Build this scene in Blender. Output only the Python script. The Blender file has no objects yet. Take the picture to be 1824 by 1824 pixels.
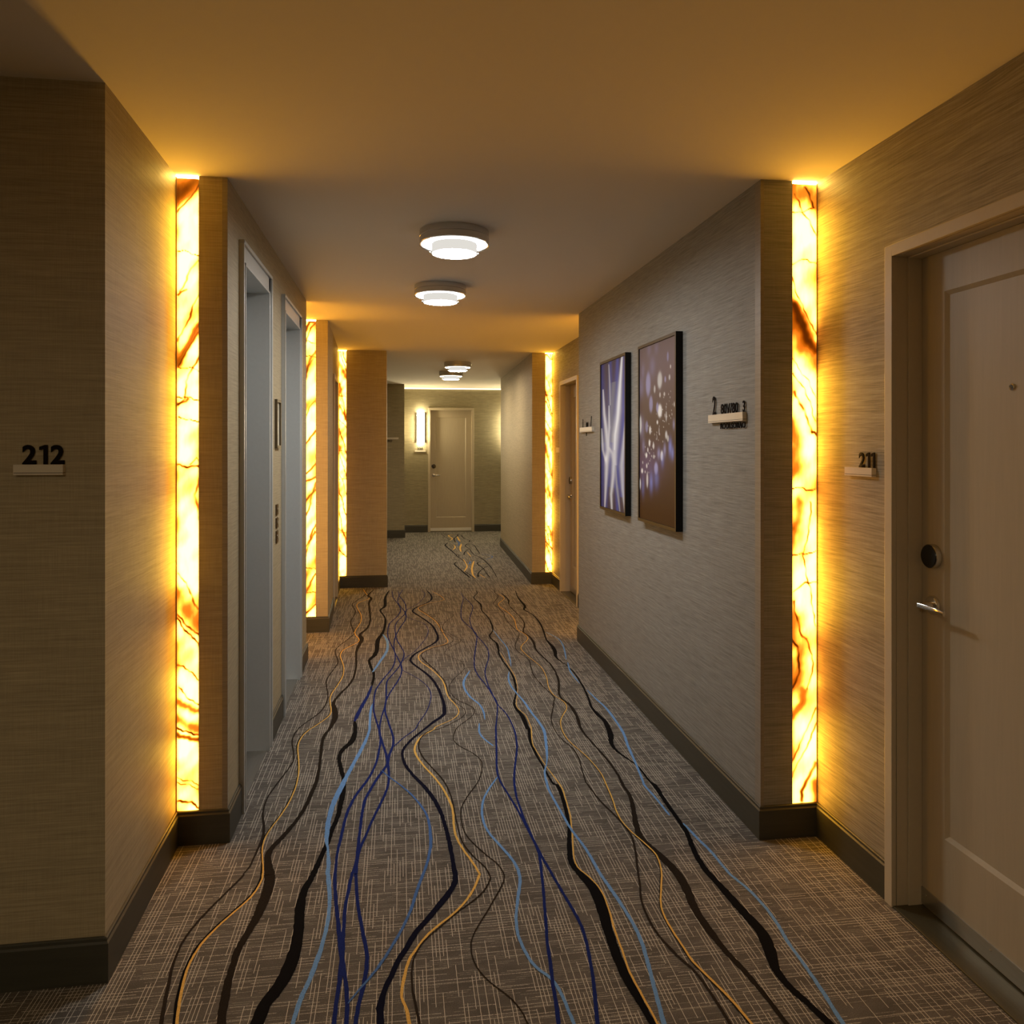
import bpy, bmesh, math, random
import numpy as np
from mathutils import Vector, Matrix

SC = bpy.context.scene
COL = SC.collection
PI = math.pi

# ------------------------------------------------------------------ camera
cam_data = bpy.data.cameras.new('camera')
cam_data.sensor_fit = 'HORIZONTAL'
cam_data.sensor_width = 36.0
cam_data.lens = 1382.0 / 1824.0 * 36.0
cam_data.shift_y = -(912.0 - 795.0) / 1824.0
cam_data.clip_start = 0.05
cam = bpy.data.objects.new('camera', cam_data)
cam.location = (0.0, 0.0, 1.4875)
cam.rotation_euler = (PI / 2, 0.0, -math.radians(8.23))
COL.objects.link(cam)
SC.camera = cam

# ------------------------------------------------------------------ world and exposure
world = bpy.data.worlds.new('world')
SC.world = world
world.use_nodes = True
world.node_tree.nodes['Background'].inputs[0].default_value = (0.02, 0.018, 0.015, 1)
world.node_tree.nodes['Background'].inputs[1].default_value = 0.1
SC.view_settings.view_transform = 'Standard'
SC.view_settings.look = 'None'
SC.view_settings.gamma = 1.0
SC.view_settings.exposure = 0.0
SC.view_settings.use_curve_mapping = False
SC.cycles.max_bounces = 10
SC.cycles.diffuse_bounces = 6
SC.cycles.glossy_bounces = 4
SC.cycles.transmission_bounces = 6
SC.cycles.sample_clamp_indirect = 6.0
SC.cycles.use_denoising = True

LAMP = 88.0          # radiance of the ceiling fixtures' diffusers
ONYX = 25.0           # radiance of the backlit stone at its palest

# ------------------------------------------------------------------ node helpers
def new_mat(name):
    m = bpy.data.materials.new(name)
    m.use_nodes = True
    nt = m.node_tree
    return m, nt, nt.nodes['Principled BSDF']

def N(nt, typ, **kw):
    n = nt.nodes.new(typ)
    for k, v in kw.items():
        setattr(n, k, v)
    return n

def math_node(nt, op, a, b=None, c=None, clamp=False):
    n = nt.nodes.new('ShaderNodeMath')
    n.operation = op
    n.use_clamp = clamp
    for i, v in enumerate((a, b, c)):
        if v is None:
            continue
        if isinstance(v, (int, float)):
            n.inputs[i].default_value = v
        else:
            nt.links.new(v, n.inputs[i])
    return n.outputs[0]

def scaled_position(nt, s):
    g = N(nt, 'ShaderNodeNewGeometry')
    v = N(nt, 'ShaderNodeVectorMath', operation='MULTIPLY')
    nt.links.new(g.outputs['Position'], v.inputs[0])
    v.inputs[1].default_value = s
    return v.outputs[0]

def noise(nt, vec, scale=1.0, detail=3.0, rough=0.55):
    n = N(nt, 'ShaderNodeTexNoise')
    n.inputs['Scale'].default_value = scale
    n.inputs['Detail'].default_value = detail
    n.inputs['Roughness'].default_value = rough
    nt.links.new(vec, n.inputs['Vector'])
    return n.outputs[0]

def maprange(nt, v, a, b, c, d, clamp=True):
    n = N(nt, 'ShaderNodeMapRange')
    n.clamp = clamp
    nt.links.new(v, n.inputs[0])
    for i, x in enumerate((a, b, c, d)):
        n.inputs[i + 1].default_value = x
    return n.outputs[0]

def mul_colour(nt, col, fac):
    n = N(nt, 'ShaderNodeVectorMath', operation='SCALE')
    if isinstance(col, tuple):
        n.inputs[0].default_value = col[:3]
    else:
        nt.links.new(col, n.inputs[0])
    nt.links.new(fac, n.inputs['Scale'])
    return n.outputs[0]

def simple(name, col, rough=0.5, metal=0.0, spec=0.5, grain=0.0, gscale=(60, 60, 60), bump=0.0):
    m, nt, b = new_mat(name)
    b.inputs['Base Color'].default_value = (*col, 1)
    b.inputs['Roughness'].default_value = rough
    b.inputs['Metallic'].default_value = metal
    b.inputs['Specular IOR Level'].default_value = spec
    if grain or bump:
        f = noise(nt, scaled_position(nt, gscale), 1.0, 3.0)
        if grain:
            nt.links.new(mul_colour(nt, col, maprange(nt, f, 0.3, 0.7, 1 - grain, 1 + grain)), b.inputs['Base Color'])
        if bump:
            bp = N(nt, 'ShaderNodeBump')
            bp.inputs['Strength'].default_value = bump
            bp.inputs['Distance'].default_value = 0.002
            nt.links.new(f, bp.inputs['Height'])
            nt.links.new(bp.outputs[0], b.inputs['Normal'])
    return m

def wallpaper(name, col, amp, weave, zs=170.0, bump=0.25, slant=0.0):
    """grass-cloth: long horizontal fibres with uneven tone, a faint vertical weave"""
    m, nt, b = new_mat(name)
    warp = noise(nt, scaled_position(nt, (1.1, 1.1, 2.0)), 1.0, 2.0)
    g = N(nt, 'ShaderNodeNewGeometry')
    sep = N(nt, 'ShaderNodeSeparateXYZ')
    nt.links.new(g.outputs['Position'], sep.inputs[0])
    z = math_node(nt, 'ADD', sep.outputs[2], math_node(nt, 'MULTIPLY', warp, slant))
    def streak(sx, sz, detail):
        c = N(nt, 'ShaderNodeCombineXYZ')
        nt.links.new(math_node(nt, 'MULTIPLY', sep.outputs[0], sx), c.inputs[0])
        nt.links.new(math_node(nt, 'MULTIPLY', sep.outputs[1], sx), c.inputs[1])
        nt.links.new(math_node(nt, 'MULTIPLY', z, sz), c.inputs[2])
        return noise(nt, c.outputs[0], 1.0, detail, 0.6)
    f1 = streak(8.0, zs, 3.0)
    f2 = streak(1.6, zs * 0.35, 2.0)
    f3 = noise(nt, scaled_position(nt, (330.0, 330.0, 9.0)), 1.0, 2.0)
    s = math_node(nt, 'ADD', maprange(nt, f1, 0.3, 0.7, -amp, amp, False), maprange(nt, f2, 0.3, 0.7, -amp * 0.35, amp * 0.35, False))
    s = math_node(nt, 'ADD', s, maprange(nt, f3, 0.3, 0.7, -weave, weave, False))
    s = math_node(nt, 'MAXIMUM', math_node(nt, 'ADD', s, 1.0), 0.15)
    nt.links.new(mul_colour(nt, col, s), b.inputs['Base Color'])
    b.inputs['Roughness'].default_value = 0.62
    b.inputs['Specular IOR Level'].default_value = 0.35
    bp = N(nt, 'ShaderNodeBump')
    bp.inputs['Strength'].default_value = bump
    bp.inputs['Distance'].default_value = 0.002
    nt.links.new(f1, bp.inputs['Height'])
    nt.links.new(bp.outputs[0], b.inputs['Normal'])
    return m

def carpet_material():
    m, nt, b = new_mat('woven_carpet')
    g = N(nt, 'ShaderNodeNewGeometry')
    sep = N(nt, 'ShaderNodeSeparateXYZ')
    nt.links.new(g.outputs['Position'], sep.inputs[0])
    wob = noise(nt, scaled_position(nt, (60, 60, 60)), 1.0, 2.0)
    def dash(across, along, width, length, thr, half, seed):
        a = math_node(nt, 'DIVIDE', math_node(nt, 'ADD', across, math_node(nt, 'MULTIPLY', wob, 0.0022)), width)
        a = math_node(nt, 'ADD', a, seed)
        ci = math_node(nt, 'FLOOR', a)
        fa = math_node(nt, 'FRACT', a)
        w1 = N(nt, 'ShaderNodeTexWhiteNoise', noise_dimensions='1D')
        nt.links.new(ci, w1.inputs['W'])
        bb = math_node(nt, 'ADD', math_node(nt, 'DIVIDE', along, length), math_node(nt, 'MULTIPLY', w1.outputs[0], 37.0))
        bi = math_node(nt, 'FLOOR', bb)
        cv = N(nt, 'ShaderNodeCombineXYZ')
        nt.links.new(ci, cv.inputs[0]); nt.links.new(bi, cv.inputs[1])
        w2 = N(nt, 'ShaderNodeTexWhiteNoise', noise_dimensions='2D')
        nt.links.new(cv.outputs[0], w2.inputs['Vector'])
        on = math_node(nt, 'GREATER_THAN', w2.outputs[0], thr)
        ln = math_node(nt, 'LESS_THAN', math_node(nt, 'ABSOLUTE', math_node(nt, 'SUBTRACT', fa, 0.5)), half)
        return math_node(nt, 'MULTIPLY', on, ln)
    v1 = dash(sep.outputs[0], sep.outputs[1], 0.0105, 0.13, 0.55, 0.085, 3.3)
    h1 = dash(sep.outputs[1], sep.outputs[0], 0.0078, 0.060, 0.58, 0.13, 11.7)
    h2 = dash(sep.outputs[1], sep.outputs[0], 0.0125, 0.10, 0.6, 0.10, 5.1)
    tuft = noise(nt, scaled_position(nt, (420, 420, 420)), 1.0, 2.0)
    patch = noise(nt, scaled_position(nt, (9, 16, 9)), 1.0, 3.0)
    breakup = maprange(nt, noise(nt, scaled_position(nt, (240, 240, 240)), 1.0, 1.0), 0.38, 0.55, 0.25, 1.0)
    base = mul_colour(nt, (0.101, 0.091, 0.080), maprange(nt, tuft, 0.3, 0.7, 0.65, 1.35))
    base = mul_colour(nt, base, maprange(nt, patch, 0.3, 0.7, 0.82, 1.18))
    def over(under, colour, fac):
        mx = N(nt, 'ShaderNodeMix', data_type='RGBA')
        nt.links.new(fac, mx.inputs[0]); nt.links.new(under, mx.inputs[6])
        mx.inputs[7].default_value = (*colour, 1)
        return mx.outputs[2]
    light = (0.58, 0.53, 0.45)
    c = over(base, (0.35, 0.32, 0.265), math_node(nt, 'MULTIPLY', h1, math_node(nt, 'MULTIPLY', breakup, 0.55)))
    c = over(c, light, math_node(nt, 'MULTIPLY', h2, math_node(nt, 'MULTIPLY', breakup, 0.6)))
    c = over(c, light, math_node(nt, 'MULTIPLY', v1, 0.8))
    nt.links.new(c, b.inputs['Base Color'])
    b.inputs['Roughness'].default_value = 0.95
    b.inputs['Specular IOR Level'].default_value = 0.1
    bp = N(nt, 'ShaderNodeBump')
    bp.inputs['Strength'].default_value = 0.5
    bp.inputs['Distance'].default_value = 0.002
    nt.links.new(tuft, bp.inputs['Height'])
    nt.links.new(bp.outputs[0], b.inputs['Normal'])
    return m

def pile(name, col):
    m, nt, b = new_mat(name)
    tuft = noise(nt, scaled_position(nt, (420, 420, 420)), 1.0, 2.0)
    nt.links.new(mul_colour(nt, col, maprange(nt, tuft, 0.3, 0.7, 0.7, 1.3)), b.inputs['Base Color'])
    b.inputs['Roughness'].default_value = 0.97
    b.inputs['Specular IOR Level'].default_value = 0.05
    return m

def onyx_material():
    m = bpy.data.materials.new('backlit_onyx')
    m.use_nodes = True
    nt = m.node_tree
    nt.nodes.clear()
    at = N(nt, 'ShaderNodeAttribute', attribute_name='tone')
    fine = noise(nt, scaled_position(nt, (30, 30, 9)), 1.0, 4.0)
    t = math_node(nt, 'ADD', at.outputs['Fac'], maprange(nt, fine, 0.3, 0.7, -0.05, 0.05))
    r = N(nt, 'ShaderNodeValToRGB')
    cr = r.color_ramp
    cr.elements[0].position = 0.0; cr.elements[0].color = (0.78, 0.42, 0.036, 1)
    cr.elements[1].position = 1.0; cr.elements[1].color = (0.004, 0.0006, 0.0, 1)
    for p, c in ((0.10, (0.72, 0.34, 0.024)), (0.19, (0.42, 0.135, 0.0120)), (0.30, (0.15, 0.037, 0.0028)), (0.42, (0.058, 0.0118, 0.0006)), (0.60, (0.026, 0.0050, 0.0001)), (0.80, (0.010, 0.0015, 0.0))):
        e = cr.elements.new(p); e.color = (*c, 1)
    nt.links.new(t, r.inputs[0])
    em = N(nt, 'ShaderNodeEmission')
    em.inputs['Strength'].default_value = ONYX
    nt.links.new(r.outputs[0], em.inputs[0])
    gl = N(nt, 'ShaderNodeBsdfGlossy')
    gl.inputs['Roughness'].default_value = 0.15
    gl.inputs['Color'].default_value = (0.04, 0.04, 0.04, 1)
    ad = N(nt, 'ShaderNodeAddShader')
    nt.links.new(em.outputs[0], ad.inputs[0]); nt.links.new(gl.outputs[0], ad.inputs[1])
    out = N(nt, 'ShaderNodeOutputMaterial')
    nt.links.new(ad.outputs[0], out.inputs[0])
    return m

def emitter(name, col, strength):
    m = bpy.data.materials.new(name)
    m.use_nodes = True
    nt = m.node_tree
    nt.nodes.clear()
    em = N(nt, 'ShaderNodeEmission')
    em.inputs[0].default_value = (*col, 1)
    em.inputs[1].default_value = strength
    out = N(nt, 'ShaderNodeOutputMaterial')
    nt.links.new(em.outputs[0], out.inputs[0])
    return m

def print_material():
    m, nt, b = new_mat('photo_print')
    at = N(nt, 'ShaderNodeAttribute', attribute_name='ink')
    nt.links.new(at.outputs['Color'], b.inputs['Base Color'])
    b.inputs['Roughness'].default_value = 0.55
    b.inputs['Specular IOR Level'].default_value = 0.12
    return m

M = {
    'gray_paper': wallpaper('gray_grasscloth', (0.245, 0.242, 0.224), 0.26, 0.05, 250.0, 0.3, 0.02),
    'beige_paper': wallpaper('beige_grasscloth', (0.39, 0.325, 0.205), 0.17, 0.07, 300.0, 0.25, 0.0),
    'brown_paper': wallpaper('tan_grasscloth', (0.31, 0.27, 0.20), 0.34, 0.05, 230.0, 0.3, 0.04),
    'olive_paper': wallpaper('olive_grasscloth', (0.30, 0.262, 0.165), 0.20, 0.05, 120.0, 0.25, 0.02),
    'ceiling': simple('ceiling_paint', (0.72, 0.66, 0.56), 0.9, 0, 0.2),
    'carpet': carpet_material(),
    'base': simple('dark_baseboard', (0.054, 0.052, 0.039), 0.45, 0, 0.4, 0.1, (4, 4, 60)),
    'door': simple('taupe_door_paint', (0.43, 0.365, 0.26), 0.45, 0, 0.4, 0.03, (90, 90, 6)),
    'casing': simple('taupe_frame_paint', (0.49, 0.42, 0.30), 0.45, 0, 0.4, 0.02),
    'lift_frame': simple('gray_enamel_frame', (0.52, 0.54, 0.53), 0.35, 0.1, 0.5, 0.02),
    'lift_door': simple('gray_lift_door', (0.50, 0.53, 0.53), 0.35, 0.3, 0.5, 0.03, (5, 5, 120)),
    'nickel': simple('brushed_nickel', (0.58, 0.57, 0.55), 0.24, 1.0, 0.5, 0.06, (6, 6, 300)),
    'chrome': simple('polished_chrome', (0.75, 0.73, 0.70), 0.14, 1.0),
    'steel': simple('brushed_steel', (0.52, 0.50, 0.46), 0.35, 1.0, 0.5, 0.05, (200, 6, 200)),
    'black': simple('black_plastic', (0.008, 0.008, 0.008), 0.25),
    'rubber': simple('dark_rubber', (0.02, 0.018, 0.014), 0.7),
    'sweep_white': simple('white_door_sweep', (0.72, 0.69, 0.62), 0.5),
    'sign_bar': simple('champagne_sign_bar', (0.66, 0.60, 0.49), 0.40, 0.0, 0.5, 0.03, (10, 10, 200)),
    'digit': simple('dark_bronze_lettering', (0.012, 0.008, 0.006), 0.85, 0, 0.1),
    'frame_front': simple('brown_picture_frame', (0.045, 0.030, 0.016), 0.45, 0, 0.4, 0.1),
    'frame_side': simple('black_picture_frame', (0.004, 0.004, 0.004), 0.6, 0, 0.3),
    'print': print_material(),
    'onyx': onyx_material(),
    'edge': simple('bronze_edge_strip', (0.45, 0.30, 0.20), 0.35, 0.6),
    'gap_glow': emitter('light_gap', (1.0, 0.62, 0.12), 170.0),
    'lamp_glow': emitter('lamp_diffuser_glow', (1.0, 0.985, 0.95), LAMP),
    'lamp_warm': emitter('warm_lamp_diffuser_glow', (1.0, 0.80, 0.56), 95.0),
    'lamp_rear_fill': emitter('rear_fill_lamp_glow', (1.0, 0.84, 0.58), 125.0),  # glow of the unseen lamp added behind the camera
    'lamp_side': emitter('lamp_drum_side_glow', (1.0, 0.96, 0.88), 0.75),
    'sconce_glow': emitter('sconce_glass_glow', (1.0, 0.84, 0.52), 80.0),
    'cove_glow': emitter('cove_strip_glow', (1.0, 0.82, 0.46), 4.0),
    'vinyl': simple('satin_corner_guard', (0.26, 0.23, 0.19), 0.45, 0, 0.4, 0.12, (4, 4, 170)),
    'brass_line': simple('brass_seam', (0.42, 0.27, 0.13), 0.4, 0.7),
    'plaque': simple('cream_notice_sheet', (0.55, 0.52, 0.42), 0.3),
    'plaque_frame': simple('bronze_notice_frame', (0.12, 0.09, 0.05), 0.4, 0.4),
    'button_plate': simple('dark_bronze_plate', (0.07, 0.045, 0.022), 0.35, 0.5),
    'threshold': simple('bronze_threshold', (0.11, 0.095, 0.055), 0.35, 0.5, 0.5, 0.08, (200, 5, 5)),
    'glass': None,
}
def glass_material():
    m, nt, b = new_mat('clear_glass_rim')
    b.inputs['Base Color'].default_value = (0.95, 0.95, 0.95, 1)
    b.inputs['Roughness'].default_value = 0.03
    b.inputs['Transmission Weight'].default_value = 1.0
    b.inputs['IOR'].default_value = 1.45
    return m
M['glass'] = glass_material()
PILE = {
    'brown': pile('brown_yarn', (0.024, 0.018, 0.014)),
    'darkbrown': pile('dark_brown_yarn', (0.017, 0.013, 0.010)),
    'black': pile('black_yarn', (0.004, 0.004, 0.005)),
    'ink': pile('ink_yarn', (0.004, 0.005, 0.016)),
    'navy': pile('navy_yarn', (0.010, 0.019, 0.110)),
    'blue': pile('light_blue_yarn', (0.13, 0.26, 0.50)),
    'steel': pile('steel_blue_yarn', (0.060, 0.13, 0.32)),
    'gold': pile('gold_yarn', (0.62, 0.38, 0.10)),
}

# ------------------------------------------------------------------ mesh helpers
class MB:
    """collects shapes and links them as ONE mesh object"""
    def __init__(self):
        self.v, self.f, self.mi, self.mats = [], [], [], []
    def slot(self, mat):
        if mat not in self.mats:
            self.mats.append(mat)
        return self.mats.index(mat)
    def add(self, verts, faces, mat):
        k = len(self.v); s = self.slot(mat)
        self.v += [tuple(p) for p in verts]
        for f in faces:
            self.f.append([i + k for i in f]); self.mi.append(s)
        return self
    def box(self, x0, x1, y0, y1, z0, z1, mat):
        if x0 > x1: x0, x1 = x1, x0
        if y0 > y1: y0, y1 = y1, y0
        v = [(x0, y0, z0), (x1, y0, z0), (x1, y1, z0), (x0, y1, z0), (x0, y0, z1), (x1, y0, z1), (x1, y1, z1), (x0, y1, z1)]
        f = [(0, 3, 2, 1), (4, 5, 6, 7), (0, 1, 5, 4), (1, 2, 6, 5), (2, 3, 7, 6), (3, 0, 4, 7)]
        return self.add(v, f, mat)
    def prism(self, pts, z0, z1, mat):
        """plan polygon, counter-clockwise, extruded upwards"""
        a = sum(pts[i][0] * pts[(i + 1) % len(pts)][1] - pts[(i + 1) % len(pts)][0] * pts[i][1] for i in range(len(pts)))
        if a < 0: pts = pts[::-1]
        n = len(pts)
        v = [(x, y, z0) for x, y in pts] + [(x, y, z1) for x, y in pts]
        f = [tuple(range(n))[::-1], tuple(range(n, 2 * n))] + [(i, (i + 1) % n, n + (i + 1) % n, n + i) for i in range(n)]
        return self.add(v, f, mat)
    def lathe(self, prof, mat, n=48, axis='z', c=(0, 0, 0), closed=False):
        """prof: (radius, height) pairs"""
        v, f = [], []
        for r, h in prof:
            for i in range(n):
                a = 2 * PI * i / n
                p = (r * math.cos(a), r * math.sin(a), h)
                if axis == 'y': p = (p[0], p[2], p[1])
                if axis == 'x': p = (p[2], p[0], p[1])
                v.append((p[0] + c[0], p[1] + c[1], p[2] + c[2]))
        for j in range(len(prof) - 1):
            for i in range(n):
                k = (i + 1) % n
                q = (j * n + i, j * n + k, (j + 1) * n + k, (j + 1) * n + i)
                f.append(q if axis != 'y' else q[::-1])
        if prof[0][0] > 1e-6 and closed:
            f.append(tuple(range(n))[::-1] if axis != 'y' else tuple(range(n)))
        if prof[-1][0] > 1e-6 and closed:
            b = (len(prof) - 1) * n
            t = tuple(range(b, b + n))
            f.append(t if axis != 'y' else t[::-1])
        return self.add(v, f, mat)
    def tube(self, path, radii, mat, n=12, flat=1.0):
        """swept round/flattened bar along a path (last axis flattened by flat)"""
        v, f = [], []
        for i, p in enumerate(path):
            p = Vector(p)
            a = Vector(path[max(0, i - 1)]); b = Vector(path[min(len(path) - 1, i + 1)])
            t = (b - a).normalized()
            up = Vector((0, 0, 1)) if abs(t.z) < 0.9 else Vector((0, 1, 0))
            s = t.cross(up).normalized(); u = s.cross(t).normalized()
            r = radii[i] if isinstance(radii, (list, tuple)) else radii
            for k in range(n):
                an = 2 * PI * k / n
                v.append(p + s * (math.cos(an) * r * flat) + u * (math.sin(an) * r))
        for j in range(len(path) - 1):
            for k in range(n):
                l = (k + 1) % n
                f.append((j * n + k, j * n + l, (j + 1) * n + l, (j + 1) * n + k))
        f.append(tuple(range(n))[::-1]); b = (len(path) - 1) * n
        f.append(tuple(range(b, b + n)))
        return self.add(v, f, mat)
    def build(self, name, parent=None, bevel=0.0, smooth=False):
        me = bpy.data.meshes.new(name)
        me.from_pydata(self.v, [], self.f)
        for m in self.mats: me.materials.append(m)
        me.polygons.foreach_set('material_index', self.mi)
        bm = bmesh.new(); bm.from_mesh(me)
        if bevel:
            bmesh.ops.remove_doubles(bm, verts=bm.verts, dist=1e-6)
            ed = [e for e in bm.edges if len(e.link_faces) == 2 and e.calc_face_angle(0) > 0.6]
            bmesh.ops.bevel(bm, geom=ed, offset=bevel, segments=2, profile=0.6, affect='EDGES', clamp_overlap=True)
        bmesh.ops.recalc_face_normals(bm, faces=bm.faces)
        bm.to_mesh(me); bm.free()
        if smooth:
            me.polygons.foreach_set('use_smooth', [True] * len(me.polygons))
            me.set_sharp_from_angle(angle=math.radians(38))
        o = bpy.data.objects.new(name, me)
        COL.objects.link(o)
        if parent: o.parent = parent
        return o

def tag(o, label=None, cat=None, group=None, kind=None):
    if label: o['label'] = label
    if cat: o['category'] = cat
    if group: o['group'] = group
    if kind: o['kind'] = kind
    return o

def thing(name, label, cat, loc=(0, 0, 0), rz=0.0, group=None, kind=None):
    o = bpy.data.objects.new(name, None)
    o.empty_display_size = 0.05
    COL.objects.link(o)
    o.location = loc; o.rotation_euler = (0, 0, rz)
    return tag(o, label, cat, group, kind)

def structure(mb, name, label, cat, **kw):
    return tag(mb.build(name, **kw), label, cat, kind='structure')

def copy_tree(o, parent=None):
    c = o.copy(); COL.objects.link(c)
    if parent is not None: c.parent = parent
    for ch in [x for x in bpy.data.objects if x.parent == o]:
        copy_tree(ch, c)
    return c

def lettering(name, text, height, depth, mat, parent, loc, bold=0.0, sx=1.0):
    """raised characters: x to the right, z up, front towards -y; loc is the lower left corner at the wall"""
    cu = bpy.data.curves.new(name, 'FONT')
    cu.body = text
    cu.size = 1.0
    cu.offset = bold
    cu.resolution_u = 4
    tmp = bpy.data.objects.new('tmp_text', cu)
    me = bpy.data.meshes.new_from_object(tmp)
    bpy.data.objects.remove(tmp); bpy.data.curves.remove(cu)
    bm = bmesh.new(); bm.from_mesh(me)
    xs = [v.co.x for v in bm.verts]; ys = [v.co.y for v in bm.verts]
    x0, y0, h = min(xs), min(ys), max(ys) - min(ys)
    k = height / h
    depth = min(depth, 0.0028)
    r = bmesh.ops.extrude_face_region(bm, geom=bm.faces[:])
    for g in r['geom']:
        if isinstance(g, bmesh.types.BMVert): g.co.z += depth / k
    for v in bm.verts:
        x, y, z = v.co
        v.co = ((x - x0) * k * sx, -z * k, (y - y0) * k)
    bmesh.ops.recalc_face_normals(bm, faces=bm.faces)
    bm.to_mesh(me); bm.free()
    me.name = name; me.materials.clear(); me.materials.append(mat)
    o = bpy.data.objects.new(name, me)
    COL.objects.link(o); o.parent = parent; o.location = loc
    return o

def number(digits, height, parent, loc):
    """bold room number, one raised digit after another; the 1 carries its flag"""
    x = loc[0]
    for d in digits:
        if d == '2':
            w = 0.66 * height
            o = lettering('digit', '2', height, 0.003, M['digit'], parent, (x, loc[1], loc[2]), 0.030)
            k = w / max(v.co.x for v in o.data.vertices)
            for v in o.data.vertices: v.co.x *= k
        else:
            w = 0.39 * height
            pts = [(0.20, 0.0), (0.39, 0.0), (0.39, 1.0), (0.27, 1.0), (0.0, 0.90), (0.0, 0.73), (0.20, 0.79)]
            n = len(pts)
            v = [(a * height, 0.0, b * height) for a, b in pts] + [(a * height, -0.003, b * height) for a, b in pts]
            f = [tuple(range(n)), tuple(range(n, 2 * n))[::-1]] + [(i, (i + 1) % n, n + (i + 1) % n, n + i) for i in range(n)]
            o = MB().add(v, f, M['digit']).build('digit', parent)
            o.location = (x, loc[1], loc[2])
        x += w + 0.15 * height

H = 2.5
# ------------------------------------------------------------------ floor and ceiling
fl = MB().box(-2.9, 2.9, -2.9, 13.9, -0.1, 0.0, M['carpet'])
floor = structure(fl, 'floor', 'taupe carpet with pale crosshatch weave and wavy coloured lines', 'floor')
ce = MB().box(-2.9, 2.9, -2.9, 13.9, H, H + 0.1, M['ceiling'])
ceiling = structure(ce, 'ceiling', 'flat painted corridor ceiling washed with amber light', 'ceiling')

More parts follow.
